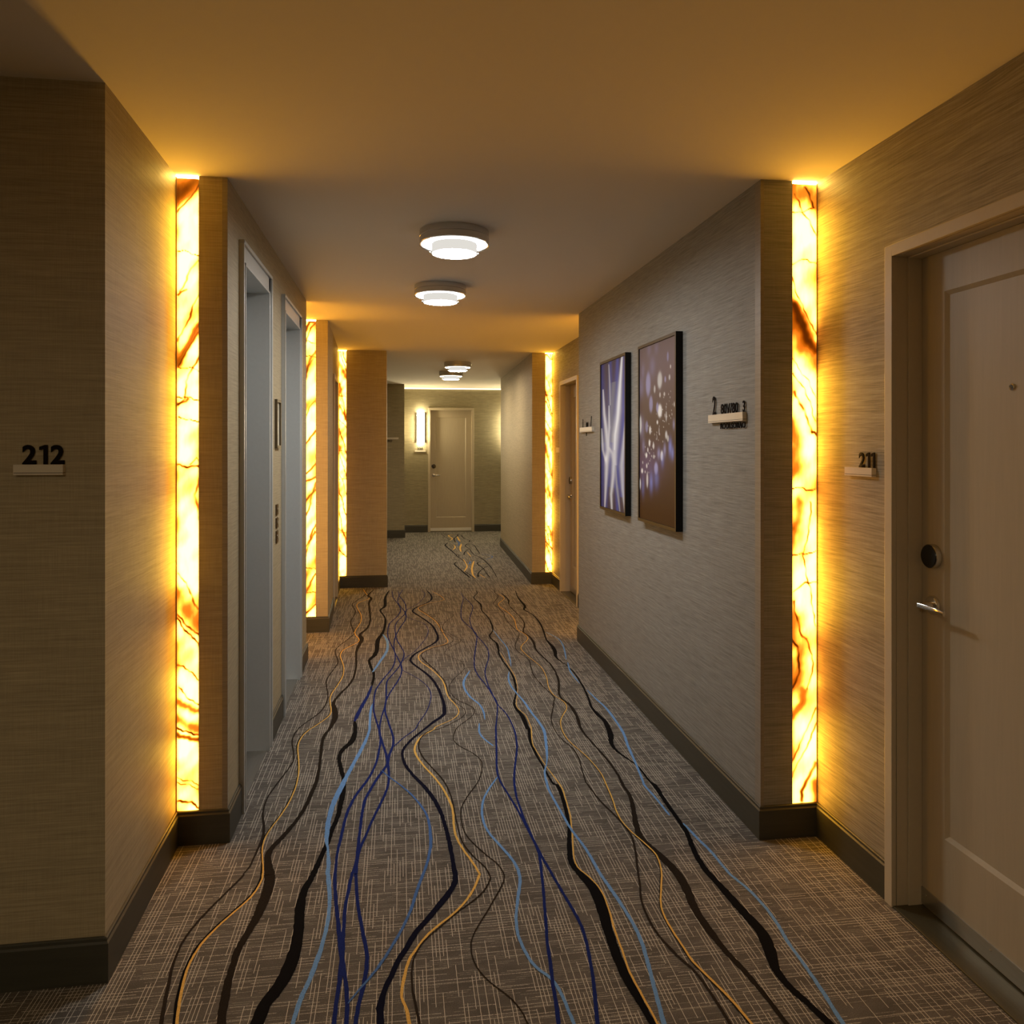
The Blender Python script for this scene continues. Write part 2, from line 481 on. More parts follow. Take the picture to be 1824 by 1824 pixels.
CARPET_LINES = [
 ('brown','-570,1606,111 -576,1886,111 -608,2106,111 -612,2129,106 -616,2153,102 -620,2177,98 -624,2200,97 -627,2223,97 -631,2250,95 -636,2283,90 -642,2322,83 -645,2360,78 -646,2398,76 -645,2436,75 -641,2473,75 -634,2509,76 -625,2544,77 -615,2576,78 -605,2606,77 -595,2634,74 -585,2660,73 -576,2684,73 -568,2706,74 -560,2728,75 -551,2752,74 -543,2775,72 -537,2793,68 -536,2799,62 -538,2799,55 -538,2803,51 -535,2814,51 -530,2829,55 -525,2849,59 -523,2875,64 -522,2907,69 -520,2940,76 -518,2973,88 -516,3006,102 -515,3039,111 -516,3068,112 -519,3097,108 -524,3129,102 -532,3169,94 -542,3212,84 -549,3255,76 -553,3297,73 -555,3338,71 -555,3378,70 -553,3415,71 -548,3450,72 -542,3487,73 -536,3528,71 -528,3571,68 -521,3614,66 -513,3657,66 -506,3699,67 -501,3739,69 -499,3772,69 -500,3802,70 -504,3838,70 -512,3890,71 -524,3949,72 -534,4002,73 -538,4041,74 -540,4072,75 -539,4102,75 -538,4133,76 -534,4162,77 -530,4190,77 -525,4213,76 -520,4234,74 -510,4263,73 -492,4310,73 -469,4366,75 -450,4418,76 -438,4459,75 -432,4496,73 -427,4537,72 -422,4587,72 -420,4641,73 -421,4704,74 -430,4785,76 -443,4876,77 -453,4954,78 -458,5000,79 -460,5030,80 -460,5064,80 -457,5113,79 -451,5168,77 -444,5224,76 -437,5282,76 -429,5341,77 -424,5394,78 -421,5429,79 -421,5457,79 -425,5498,80 -436,5566,81 -451,5649,83 -461,5724,83 -464,5777,82 -461,5820,79 -454,5870,77 -439,5937,78 -418,6012,79 -399,6082,80 -384,6143,81 -371,6198,82 -361,6244,83 -357,6266,83 -357,6278,84 -361,6313,84 -373,6400,82 -391,6514,80 -404,6614,79 -410,6673,79 -411,6714,80 -410,6773,81 -404,6873,82 -395,6994,84 -393,7111,85 -407,7215,83 -428,7313,80 -442,7396,78 -444,7451,78 -439,7488,79 -427,7542,80 -404,7633,81 -375,7742,82 -352,7845,83 -343,7928,84 -341,8002,85 -341,8067,86 -340,8122,86 -341,8168,87 -342,8214,87'),
 ('black','-535,1602,82 -541,1882,82 -575,2102,82 -580,2127,84 -585,2152,85 -590,2177,85 -593,2200,85 -596,2222,83 -599,2245,81 -601,2270,80 -603,2296,79 -604,2322,77 -603,2349,76 -601,2377,74 -598,2403,73 -593,2425,73 -587,2445,74 -580,2465,75 -573,2485,73 -564,2506,71 -554,2529,69 -540,2556,70 -525,2587,71 -511,2614,72 -501,2636,70 -493,2654,67 -486,2674,65 -481,2698,65 -477,2723,66 -475,2745,67 -474,2760,68 -474,2770,69 -475,2784,68 -478,2805,62 -481,2830,54 -485,2856,48 -490,2885,47 -497,2915,49 -503,2945,50 -507,2974,50 -509,3002,51 -510,3030,51 -509,3059,52 -506,3087,52 -501,3118,53 -495,3151,53 -486,3188,54 -478,3227,55 -471,3270,56 -465,3316,57 -460,3364,57 -456,3413,57 -454,3465,56 -453,3516,55 -455,3568,56 -458,3621,57 -463,3674,58 -471,3729,59 -479,3784,59 -487,3836,60 -494,3884,61 -501,3928,62 -505,3970,62 -506,4010,63 -504,4046,64 -501,4082,64 -494,4119,65 -484,4154,65 -476,4182,66 -471,4193,66 -467,4195,67 -459,4209,66 -442,4247,65 -419,4297,64 -401,4344,63 -391,4377,63 -385,4406,64 -384,4443,64 -389,4499,63 -399,4565,62 -406,4626,61 -409,4674,61 -410,4715,62 -409,4761,63 -403,4818,64 -394,4880,64 -386,4944,65 -379,5008,66 -372,5074,68 -368,5142,68 -369,5213,67 -373,5286,65 -380,5362,64 -392,5444,64 -408,5528,65 -420,5605,67 -423,5669,68 -421,5723,69 -414,5775,69 -397,5825,67 -375,5871,64 -354,5917,63 -335,5958,63 -318,5999,63 -311,6053,64 -323,6126,65 -346,6214,66 -361,6313,67 -356,6429,68 -341,6559,70 -330,6682,71 -330,6783,72 -335,6873,74 -345,6972,74 -362,7095,72 -385,7227,70 -400,7342,68 -402,7422,68 -395,7480,69 -381,7535,70 -354,7590,70 -320,7642,71 -299,7703,72 -303,7780,73 -322,7866,74 -340,7954,74 -354,8041,72 -368,8129,69 -382,8220,65'),
 ('gold','-529,1601,78 -534,1881,78 -568,2101,78 -573,2126,79 -578,2151,81 -582,2176,81 -586,2199,80 -589,2221,79 -592,2244,77 -595,2269,76 -597,2295,75 -598,2321,73 -597,2349,72 -595,2376,70 -591,2402,69 -587,2424,70 -581,2444,71 -574,2464,71 -566,2484,70 -558,2505,67 -548,2528,66 -534,2555,66 -519,2586,68 -505,2613,68 -495,2635,67 -487,2653,64 -481,2673,62 -475,2697,62 -471,2723,63 -469,2745,64 -468,2759,65 -468,2769,66 -470,2783,65 -472,2804,60 -476,2829,53 -481,2856,48 -487,2884,47 -493,2915,49 -499,2945,50 -503,2973,50 -505,3001,51 -506,3030,51 -505,3058,52 -502,3086,52 -497,3117,53 -490,3151,53 -482,3187,54 -474,3226,55 -467,3269,56 -460,3315,57 -455,3363,57 -452,3413,57 -449,3464,56 -449,3516,55 -451,3568,56 -454,3620,57 -459,3674,58 -466,3728,59 -474,3783,59 -482,3835,60 -490,3883,61 -496,3928,62 -500,3970,62 -501,4009,63 -499,4046,64 -496,4081,64 -489,4118,65 -479,4153,65 -470,4181,66 -466,4192,66 -463,4195,67 -455,4209,66 -438,4246,65 -415,4297,64 -397,4344,63 -387,4377,63 -382,4405,64 -380,4443,64 -385,4498,63 -395,4564,62 -402,4626,61 -406,4673,61 -407,4715,62 -405,4761,63 -399,4817,64 -390,4879,64 -382,4943,65 -375,5007,66 -368,5073,68 -364,5142,68 -365,5212,67 -369,5286,65 -376,5361,64 -389,5443,64 -404,5528,65 -416,5605,67 -419,5668,68 -417,5723,69 -410,5774,69 -393,5824,67 -371,5871,64 -350,5916,63 -331,5958,63 -314,5999,63 -307,6052,64 -319,6126,65 -343,6214,66 -357,6313,67 -352,6429,68 -337,6558,70 -326,6681,71 -326,6782,72 -331,6873,74 -340,6972,74 -358,7094,72 -381,7227,70 -396,7342,68 -398,7421,68 -391,7479,69 -377,7534,70 -350,7590,70 -316,7642,71 -295,7703,72 -299,7779,73 -317,7865,74 -336,7953,74 -350,8040,72 -364,8129,69 -378,8220,65'),
 ('darkbrown','-429,1584,222 -433,1864,222 -455,2084,222 -458,2105,231 -461,2127,241 -463,2149,245 -466,2174,241 -468,2200,231 -470,2226,220 -472,2252,210 -472,2277,199 -473,2303,193 -473,2330,198 -474,2358,209 -472,2385,218 -469,2412,220 -464,2438,220 -459,2465,226 -454,2494,244 -449,2523,269 -445,2551,293 -443,2578,312 -441,2605,330 -440,2632,343 -438,2661,350 -438,2690,352 -438,2718,354 -440,2742,359 -443,2764,363 -446,2780,362 -447,2785,355 -446,2784,343 -448,2790,327 -453,2811,307 -460,2839,284 -466,2868,262 -471,2894,242 -474,2921,225 -473,2949,211 -467,2976,205 -457,3004,203 -445,3037,198 -433,3076,188 -420,3120,175 -408,3164,166 -399,3205,165 -392,3246,169 -386,3287,172 -381,3328,176 -378,3370,179 -375,3411,179 -371,3452,176 -368,3493,170 -366,3536,163 -366,3583,153 -367,3634,143 -369,3684,136 -371,3733,135 -374,3781,137 -377,3833,141 -380,3892,146 -384,3954,152 -386,4008,158 -386,4049,166 -383,4081,174 -380,4108,179 -376,4127,171 -371,4141,159 -366,4166,165 -361,4215,208 -355,4278,270 -352,4337,315 -354,4386,325 -358,4431,315 -363,4475,295 -370,4518,262 -377,4560,217 -380,4604,182 -375,4652,167 -366,4702,161 -355,4754,157 -343,4805,151 -329,4858,147 -316,4912,143 -307,4966,139 -300,5021,136 -294,5085,135 -291,5163,135 -291,5252,138 -292,5349,142 -298,5463,145 -306,5588,151 -311,5702,166 -309,5794,198 -303,5871,239 -297,5940,275 -293,6000,306 -290,6050,331 -289,6099,340 -297,6144,320 -309,6187,283 -312,6237,248 -300,6297,219 -280,6365,191 -264,6443,171 -255,6530,162 -250,6629,160 -250,6750,161 -257,6915,163 -269,7109,166 -279,7277,174 -285,7385,186 -288,7457,202 -288,7522,220 -284,7587,245 -277,7644,274 -275,7700,286 -286,7751,272 -304,7802,242 -312,7866,209 -303,7956,178 -284,8063,144 -265,8174,109'),
 ('black','-385,1571,333 -382,1851,333 -364,2071,333 -362,2092,342 -360,2113,351 -357,2134,360 -350,2154,369 -342,2173,379 -334,2192,387 -327,2212,392 -321,2233,396 -316,2254,399 -313,2275,406 -310,2296,413 -308,2317,410 -307,2338,391 -306,2361,361 -306,2384,338 -306,2408,328 -307,2434,325 -309,2462,323 -311,2493,322 -315,2527,322 -317,2559,316 -318,2591,295 -319,2621,267 -318,2649,245 -316,2674,237 -312,2695,235 -308,2714,231 -304,2731,217 -301,2746,201 -298,2758,192 -297,2765,199 -296,2768,213 -295,2781,219 -291,2812,207 -285,2853,185 -280,2891,171 -276,2919,175 -273,2944,187 -269,2972,196 -266,3007,194 -263,3046,187 -259,3083,183 -255,3114,183 -250,3143,184 -247,3175,189 -245,3216,198 -244,3261,210 -244,3304,218 -242,3341,217 -241,3376,210 -241,3412,203 -241,3450,197 -243,3488,191 -247,3530,187 -255,3579,185 -265,3633,185 -274,3682,185 -280,3724,180 -285,3760,174 -287,3795,175 -286,3826,188 -283,3855,209 -276,3884,231 -266,3913,259 -253,3942,289 -242,3974,305 -236,4011,294 -232,4052,267 -230,4087,243 -229,4108,232 -230,4124,226 -232,4147,220 -234,4183,212 -238,4227,205 -242,4272,198'),
 ('navy','-242,4272,198 -236,4331,202 -230,4391,206 -223,4455,207 -213,4524,201 -202,4597,193 -191,4671,186 -184,4744,183 -178,4816,183 -172,4891,182'),
 ('black','-172,4891,182 -169,4965,177 -166,5042,173 -166,5113,170 -171,5174,170 -180,5228,171 -189,5284,175 -198,5346,180 -206,5409,187 -210,5467,203 -202,5513,237 -189,5554,281 -178,5598,312 -172,5649,319 -167,5705,312 -165,5769,307 -166,5844,314 -169,5929,323 -168,6016,320 -159,6101,289 -145,6187,244 -134,6280,209 -126,6388,198 -121,6504,198 -119,6612,194 -120,6700,175 -125,6777,151 -133,6857,137 -147,6947,139 -166,7040,151 -175,7124,171 -167,7187,203 -149,7240,242 -136,7304,272 -136,7393,288 -140,7496,293 -142,7602,283 -139,7712,250 -134,7825,200 -127,7923,158 -120,7991,136 -112,8041,122 -103,8091,108'),
 ('blue','-293,1558,111 -290,1838,111 -273,2058,111 -271,2085,118 -268,2113,126 -265,2139,132 -261,2163,135 -256,2185,136 -251,2209,137 -246,2238,139 -241,2270,142 -237,2301,142 -233,2331,139 -230,2360,134 -228,2390,130 -226,2420,127 -224,2451,125 -223,2481,123 -223,2510,121 -224,2538,119 -225,2566,119 -227,2594,122 -229,2622,126 -233,2651,132 -237,2686,138 -242,2723,145 -245,2751,149 -247,2759,147 -248,2757,142 -248,2761,138 -249,2778,141 -249,2802,145 -251,2830,142 -255,2865,121 -260,2906,92 -264,2941,77 -268,2962,90 -271,2976,117 -273,2996,142 -276,3028,159 -277,3066,173 -279,3102,184 -280,3134,188 -280,3164,187 -279,3198,190 -278,3239,198 -275,3283,210 -271,3327,219 -266,3367,225 -260,3406,229 -254,3445,227 -248,3487,218 -242,3530,202 -236,3573,189 -229,3614,181 -222,3655,175 -215,3698,171 -208,3741,172 -201,3785,176 -193,3832,178 -185,3884,174 -177,3938,166 -170,3991,159 -164,4043,151 -160,4093,143 -157,4136,137 -157,4162,135 -158,4179,135 -159,4213,134 -160,4281,135 -162,4368,136 -162,4446,130 -159,4496,112 -155,4533,87 -151,4571,61'),
 ('blue','-178,5185,152 -163,5273,165 -146,5364,178 -131,5455,189 -115,5546,195 -101,5637,197 -92,5729,198 -89,5823,199 -91,5918,199 -96,6006,192 -106,6080,176 -119,6144,154 -132,6211,132'),
 ('navy','-171,1543,111 -170,1823,111 -168,2043,111 -168,2065,112 -168,2088,113 -168,2111,115 -167,2135,116 -167,2159,117 -167,2182,119 -166,2203,123 -166,2222,129 -166,2243,132 -166,2266,133 -166,2290,132 -166,2318,130 -168,2354,125 -170,2394,119 -171,2436,114 -172,2477,112 -174,2519,111 -174,2559,111 -173,2596,113 -171,2632,115 -169,2664,116 -168,2693,113 -166,2719,108 -165,2739,107 -164,2749,112 -163,2753,121 -161,2762,128 -158,2782,131 -155,2809,132 -152,2837,131 -152,2863,130 -153,2892,127 -153,2925,124 -153,2966,120 -153,3012,116 -152,3059,114 -152,3106,114 -152,3153,116 -151,3197,119 -150,3237,120 -148,3274,122 -145,3309,123 -141,3341,124 -135,3372,125 -127,3406,127 -118,3449,128 -107,3495,130 -95,3541,132 -83,3583,134 -70,3623,136 -60,3663,137 -55,3704,134 -53,3745,130 -50,3786,126 -44,3825,122 -38,3864,118 -33,3902,114 -32,3940,112 -32,3978,109 -34,4014,107 -37,4049,104 -41,4082,101 -46,4120,99 -52,4166,97 -59,4217,95 -65,4270,94 -72,4320,93 -78,4371,93 -82,4425,92 -83,4482,92 -82,4543,91 -78,4604,91 -70,4666,90 -59,4730,90 -47,4795,89 -33,4863,89 -18,4933,89 -6,5001,88 4,5066,87 10,5129,86 14,5190,86 14,5247,86 11,5301,88 6,5356,88 -1,5414,88 -10,5474,86 -18,5534,85 -27,5595,84 -35,5657,82 -41,5725,82 -43,5805,82 -44,5893,84 -42,5977,85 -39,6051,87 -34,6120,88 -27,6194,88 -18,6277,88 -6,6366,86 7,6455,85 21,6539,86 36,6622,88 47,6705,89 53,6786,88 55,6867,86 53,6946,84 46,7021,82 35,7095,80 23,7171,79 11,7248,79 -3,7327,81 -12,7412,81 -17,7507,80 -18,7609,78 -15,7708,76 -8,7803,74 3,7895,72 13,7976,70 21,8039,68 28,8090,65 35,8141,63'),
 ('navy','-131,1538,111 -131,1818,111 -136,2038,111 -137,2061,112 -137,2084,113 -138,2107,115 -141,2131,116 -143,2155,117 -146,2180,119 -150,2204,120 -154,2228,120 -158,2252,123 -162,2278,127 -167,2303,134 -171,2330,138 -175,2358,137 -179,2387,135 -183,2419,132 -188,2457,127 -194,2499,122 -200,2542,118 -206,2586,117 -211,2631,116 -216,2671,116 -219,2702,117 -221,2727,120 -222,2747,119 -223,2758,115 -223,2764,108 -223,2777,103 -224,2807,100 -225,2845,99 -226,2883,99 -225,2919,102 -224,2955,107 -222,2989,110 -221,3018,112 -220,3045,113 -219,3077,114 -217,3117,115 -215,3162,117 -212,3206,119 -207,3248,120 -200,3288,122 -194,3326,123 -187,3356,125 -180,3383,126 -172,3413,127 -161,3450,125 -148,3493,121 -137,3536,117 -128,3580,114 -120,3625,110 -113,3671,107 -108,3715,108 -105,3758,109 -102,3806,111 -100,3862,113 -97,3923,115 -97,3981,116 -99,4032,119 -103,4079,122 -108,4129,121 -115,4182,113 -123,4237,102 -130,4293,94 -137,4349,92 -143,4405,92 -148,4463,93 -150,4525,92 -150,4587,92 -150,4646,92 -150,4699,92 -148,4747,94 -146,4792,94 -141,4832,94 -135,4869,93 -128,4910,91 -118,4959,91 -106,5014,90 -94,5070,89 -79,5128,88 -64,5188,87 -52,5250,86 -43,5313,86 -36,5379,85 -33,5448,84 -32,5522,83 -33,5601,82 -37,5676,81 -44,5744,82 -54,5808,83 -64,5877,84 -73,5955,83 -83,6037,81 -90,6119,81 -94,6196,81 -96,6271,82 -95,6348,84 -94,6431,85 -90,6514,86 -83,6593,87 -70,6661,86 -53,6722,83 -37,6784,82 -23,6851,83 -10,6919,84 0,6989,85 5,7060,83 7,7133,81 4,7212,79 -5,7303,78 -19,7401,76 -33,7497,74 -45,7584,72 -58,7669,70 -68,7759,68 -73,7862,66 -76,7972,64 -79,8085,62'),
 ('navy','-129,1535,111 -127,1815,111 -113,2035,111 -112,2059,112 -110,2083,114 -108,2107,115 -105,2131,117 -101,2156,118 -98,2182,119 -96,2212,118 -94,2244,115 -94,2275,114 -95,2301,115 -98,2326,117 -102,2354,118 -108,2389,115 -114,2427,111 -120,2466,108 -127,2505,105 -133,2545,102 -138,2588,101 -143,2640,102 -147,2695,104 -151,2737,107 -152,2749,108 -151,2744,108 -151,2747,109 -151,2769,110 -152,2799,112 -152,2829,112 -151,2855,112 -150,2881,110 -147,2909,108 -142,2941,105 -135,2977,102 -128,3015,100 -121,3056,100 -114,3100,102 -105,3146,104 -96,3193,107 -85,3242,109 -76,3289,109 -67,3333,107 -60,3375,103 -54,3416,100 -50,3456,100 -49,3495,101 -49,3534,104 -49,3575,110 -51,3618,117 -54,3662,122 -58,3711,121 -62,3761,116 -68,3814,112 -75,3869,109 -84,3925,107 -91,3980,106 -98,4031,107 -103,4080,110 -106,4128,110 -106,4176,104 -105,4224,96 -102,4275,89 -98,4334,87 -92,4398,87 -87,4455,88 -84,4496,89 -81,4530,90 -80,4573,90 -79,4637,90 -80,4711,90 -81,4783,89 -82,4845,89 -83,4902,88 -81,4957,87 -73,5007,86 -62,5054,85 -50,5102,84 -37,5151,85 -24,5201,86 -12,5254,87 -1,5314,86 9,5377,85 18,5440,84 24,5501,82 29,5560,81 30,5619,80 27,5676,81 21,5731,82 12,5790,83 2,5857,82 -10,5928,80 -20,6001,79 -26,6071,80 -31,6143,81 -34,6223,82 -37,6320,81 -38,6427,80 -36,6523,79 -29,6594,79 -20,6651,80 -8,6713,81 9,6788,82 29,6868,84 45,6947,84 54,7018,83 58,7087,80 58,7166,79 56,7265,80 50,7376,82 41,7486,82 27,7591,79 9,7694,73 -4,7795,69 -11,7890,66 -15,7982,64 -18,8076,62'),
 ('navy','-28,3888,62 -11,3927,63 6,3968,64 24,4006,64 44,4040,65 63,4072,67 79,4102,66 87,4126,61 90,4149,55 96,4180,51 109,4229,50 127,4289,51 143,4350,53 155,4407,54 165,4464,54 173,4522,55 180,4580,56 184,4638,57 185,4694,57 181,4748,56 174,4799,55 164,4850,54 150,4903,52 132,4955,51 115,5002,50 98,5040,50 83,5072,50 67,5104,51 49,5138,51 30,5172,52 17,5210,52 9,5255,50 7,5305,48 9,5355,47 15,5404,47 27,5453,48 42,5503,48 61,5552,49 83,5600,49 105,5656,50 124,5722,50 143,5797,51 160,5870,52 177,5939,52 193,6006,53 206,6076,54 216,6150,55 224,6226,56 227,6302,56 225,6378,54 218,6453,52 206,6519,50 190,6572,50 168,6614,51 145,6658,51 118,6704,52 89,6752,52 66,6803,52 53,6860,53 46,6921,53 45,6982,54 50,7042,55 61,7103,55 78,7163,55 102,7221,53 132,7279,51 160,7347,49 184,7433,49 207,7532,50 225,7629,51 239,7722,51 248,7812,52 250,7895,52 242,7966,50 227,8028,48 212,8091,45'),
 ('steel','-137,2111,49 -129,2126,53 -121,2140,56 -113,2155,60 -104,2170,65 -95,2184,71 -85,2201,76 -75,2220,80 -63,2241,85 -53,2264,89 -42,2287,90 -32,2312,91 -22,2337,92 -12,2362,93 -2,2389,94 8,2416,95 17,2445,96 26,2476,97 35,2508,99 43,2544,100 50,2581,102 57,2617,103 64,2648,105 71,2676,106 78,2704,107 85,2731,105 91,2757,103 97,2786,103 103,2820,106 108,2857,111 113,2892,115 115,2922,118 116,2951,120 116,2983,119 116,3022,113 115,3066,104 112,3108,97 108,3142,94 102,3173,92 93,3206,91 82,3244,89 69,3285,87 55,3324,85 40,3360,81 25,3394,77 8,3428,73 -10,3463,68 -29,3497,64 -46,3528,60 -59,3555,56 -70,3580,54 -82,3605,51'),
 ('ink','-33,1526,190 -35,1806,190 -49,2026,190 -50,2044,193 -51,2062,196 -52,2081,195 -50,2100,188 -47,2120,177 -43,2140,168 -38,2161,162 -31,2181,158 -24,2202,155 -17,2224,156 -11,2246,158 -4,2267,160 4,2287,161 13,2305,162 22,2325,165 31,2348,172 41,2374,181 52,2397,189 64,2417,191 76,2435,191 88,2455,194 102,2479,202 117,2504,213 131,2528,220 142,2549,218 153,2568,212 162,2587,205 171,2606,199 179,2625,194 185,2643,189 188,2657,186 189,2669,183 190,2688,179 190,2716,170 189,2750,159 188,2788,151 187,2829,151 186,2873,155 184,2914,158 182,2950,156 180,2983,153 178,3017,151 175,3054,151 172,3091,153 169,3128,156 164,3162,162 159,3196,169 153,3227,175 148,3256,177 141,3284,179 134,3312,179 125,3345,179 115,3379,178 104,3414,174 91,3450,167 77,3487,157 63,3524,150 51,3562,147 39,3600,147 29,3639,144 21,3679,135 15,3720,124 12,3759,117 11,3791,120 14,3821,129 20,3854,136 32,3894,140 48,3937,141 65,3979,141 84,4018,135 105,4057,127 125,4095,128 145,4134,145 165,4172,172 184,4207,195 203,4238,211 221,4266,223 235,4294,228 244,4322,225 248,4351,216 250,4391,204 251,4453,190 250,4528,174 247,4604,163 242,4678,162 236,4751,167 227,4824,171 218,4894,170 206,4962,169 192,5028,167 173,5096,165 151,5163,163 131,5223,161 114,5273,162 99,5316,164 87,5355,165 79,5389,166 74,5420,167 74,5454,168 79,5495,171 89,5539,174 103,5586,172 126,5636,162 154,5689,148 182,5741,139 209,5790,142 235,5836,152 257,5882,163 273,5924,176 283,5965,191 290,6009,200 293,6058,195 293,6112,182 291,6176,171 286,6258,165 279,6353,161 268,6448,157 251,6538,153 229,6627,149 205,6715,148 179,6806,154 151,6896,163 129,6970,169 118,7018,168 114,7048,162 116,7082,156 124,7128,150 138,7177,142 158,7228,136 186,7282,128 220,7337,121 250,7394,123 274,7452,141 293,7511,167 306,7574,184 312,7643,183 311,7717,171 307,7795,155 298,7879,136 286,7967,113 273,8058,89'),
 ('gold','38,1515,95 36,1795,95 24,2015,95 22,2030,94 21,2045,93 19,2061,91 15,2078,85 9,2096,77 5,2114,73 5,2134,76 7,2154,84 10,2177,89 14,2203,89 19,2232,87 25,2258,85 32,2279,83 41,2296,81 51,2315,80 62,2336,81 75,2359,82 89,2380,83 105,2399,81 121,2418,79 137,2435,77 152,2450,77 166,2465,78 179,2481,79 193,2500,79 207,2521,80 220,2543,81 231,2565,82 242,2588,82 251,2611,83 259,2634,84 267,2658,85 272,2676,85 275,2682,83 275,2681,79 274,2688,77 270,2707,77 265,2733,78 257,2763,79 248,2798,80 236,2838,81 227,2876,82 220,2906,83 216,2932,84 212,2960,85 210,2991,85 210,3023,86 210,3057,87 212,3096,88 214,3137,90 214,3179,91 211,3219,92 206,3259,94 199,3303,94 190,3354,93 178,3408,90 164,3463,89 149,3514,89 132,3564,91 115,3614,92 101,3665,94 87,3716,95 78,3763,96 73,3802,97 72,3838,99 75,3875,99 83,3917,97 95,3962,94 111,4003,91 133,4036,88 157,4064,86 177,4088,81 182,4102,73 181,4112,62 190,4128,55 218,4158,53 256,4195,55 288,4232,56 307,4267,57 320,4301,57 327,4337,58 328,4374,58 325,4412,58 318,4455,59 308,4503,63 294,4556,67 284,4615,72 279,4685,77 278,4762,83 276,4834,86 272,4892,85 267,4943,81 257,5000,78 241,5072,76 220,5151,76 200,5224,75 180,5281,74 162,5331,72 147,5378,71 137,5425,72 131,5470,73 129,5513,73 132,5551,70 140,5587,66 153,5625,62 175,5670,58 204,5718,54 233,5759,51 263,5784,50 293,5801,50 319,5821,52 339,5848,54 355,5878,57 364,5919,59 363,5973,60 356,6038,61 348,6111,61 342,6194,62 336,6286,63 328,6377,64 320,6463,65 311,6548,66 298,6636,66 277,6731,65 251,6831,63 227,6920,61 203,6994,62 181,7056,63 167,7112,63 164,7161,59 169,7203,52 182,7244,48 203,7288,47 233,7331,48 266,7372,49 306,7410,49 350,7445,49 385,7478,50 407,7503,50 421,7525,49 427,7557,50 424,7607,53 413,7669,58 398,7737,60 379,7812,59 356,7894,56 332,7977,53'),
 ('brown','77,1511,79 74,1791,79 50,2011,79 47,2036,77 44,2061,75 41,2086,72 38,2109,69 35,2131,65 34,2153,61 33,2179,58 33,2205,55 35,2230,53 37,2250,52 41,2269,51 46,2288,50 53,2307,49 62,2326,47 73,2346,44 89,2367,42 109,2389,39 128,2411,38 148,2435,40 168,2459,44 187,2480,47 203,2495,51 216,2507,54 230,2521,56 246,2538,57 262,2558,57 277,2578,58 288,2599,58 298,2621,59 305,2640,59 308,2652,57 309,2660,53 308,2671,51 306,2687,52 303,2706,53 297,2728,55 287,2752,55 274,2779,56 262,2808,56 251,2839,57 241,2873,58 233,2907,58 229,2940,58 226,2974,57 224,3010,56 223,3051,55 222,3094,54 221,3139,54 220,3185,56 219,3231,58 216,3280,61 212,3330,62 206,3382,63 197,3435,64 184,3490,63 167,3545,62 150,3596,61 137,3640,63 124,3678,67 113,3717,69 104,3759,69 97,3801,67 93,3843,65 93,3887,62 97,3932,59 104,3973,56 118,4012,57 136,4048,59 153,4075,58 167,4083,52 180,4081,43 198,4089,36 228,4116,35 264,4154,36 296,4191,37 321,4225,39 341,4258,41 355,4291,43 363,4321,44 364,4350,44 361,4383,44 350,4421,44 333,4464,45 318,4508,45 308,4554,46 299,4603,46 292,4654,46 289,4710,47 287,4768,48 285,4824,48 283,4875,49 280,4924,49 275,4970,50 266,5016,49 255,5059,48 247,5093,51 245,5108,59 246,5114,70 242,5137,80 227,5197,85 206,5276,87 187,5351,89 173,5410,89 160,5462,88 153,5510,85 151,5550,79 154,5585,70 166,5623,62 192,5671,55 228,5722,49 265,5766,45 301,5795,45 336,5815,49 365,5840,52 386,5877,53 400,5919,53 406,5966,53 402,6021,53 390,6082,54 377,6135,54 363,6165,55 347,6185,55 334,6228,55 329,6315,56 328,6428,57 322,6535,58 310,6617,59 294,6690,59 274,6773,60 245,6885,61 210,7008,63 186,7110,63 179,7165,59 184,7193,53 197,7223,48 218,7266,45 247,7311,42 281,7349,41 324,7373,40 373,7389,41 414,7412,41 447,7445,41 473,7485,42 487,7527,42 486,7571,42 473,7617,42 454,7662,42 429,7704,43 398,7745,43 367,7786,43'),
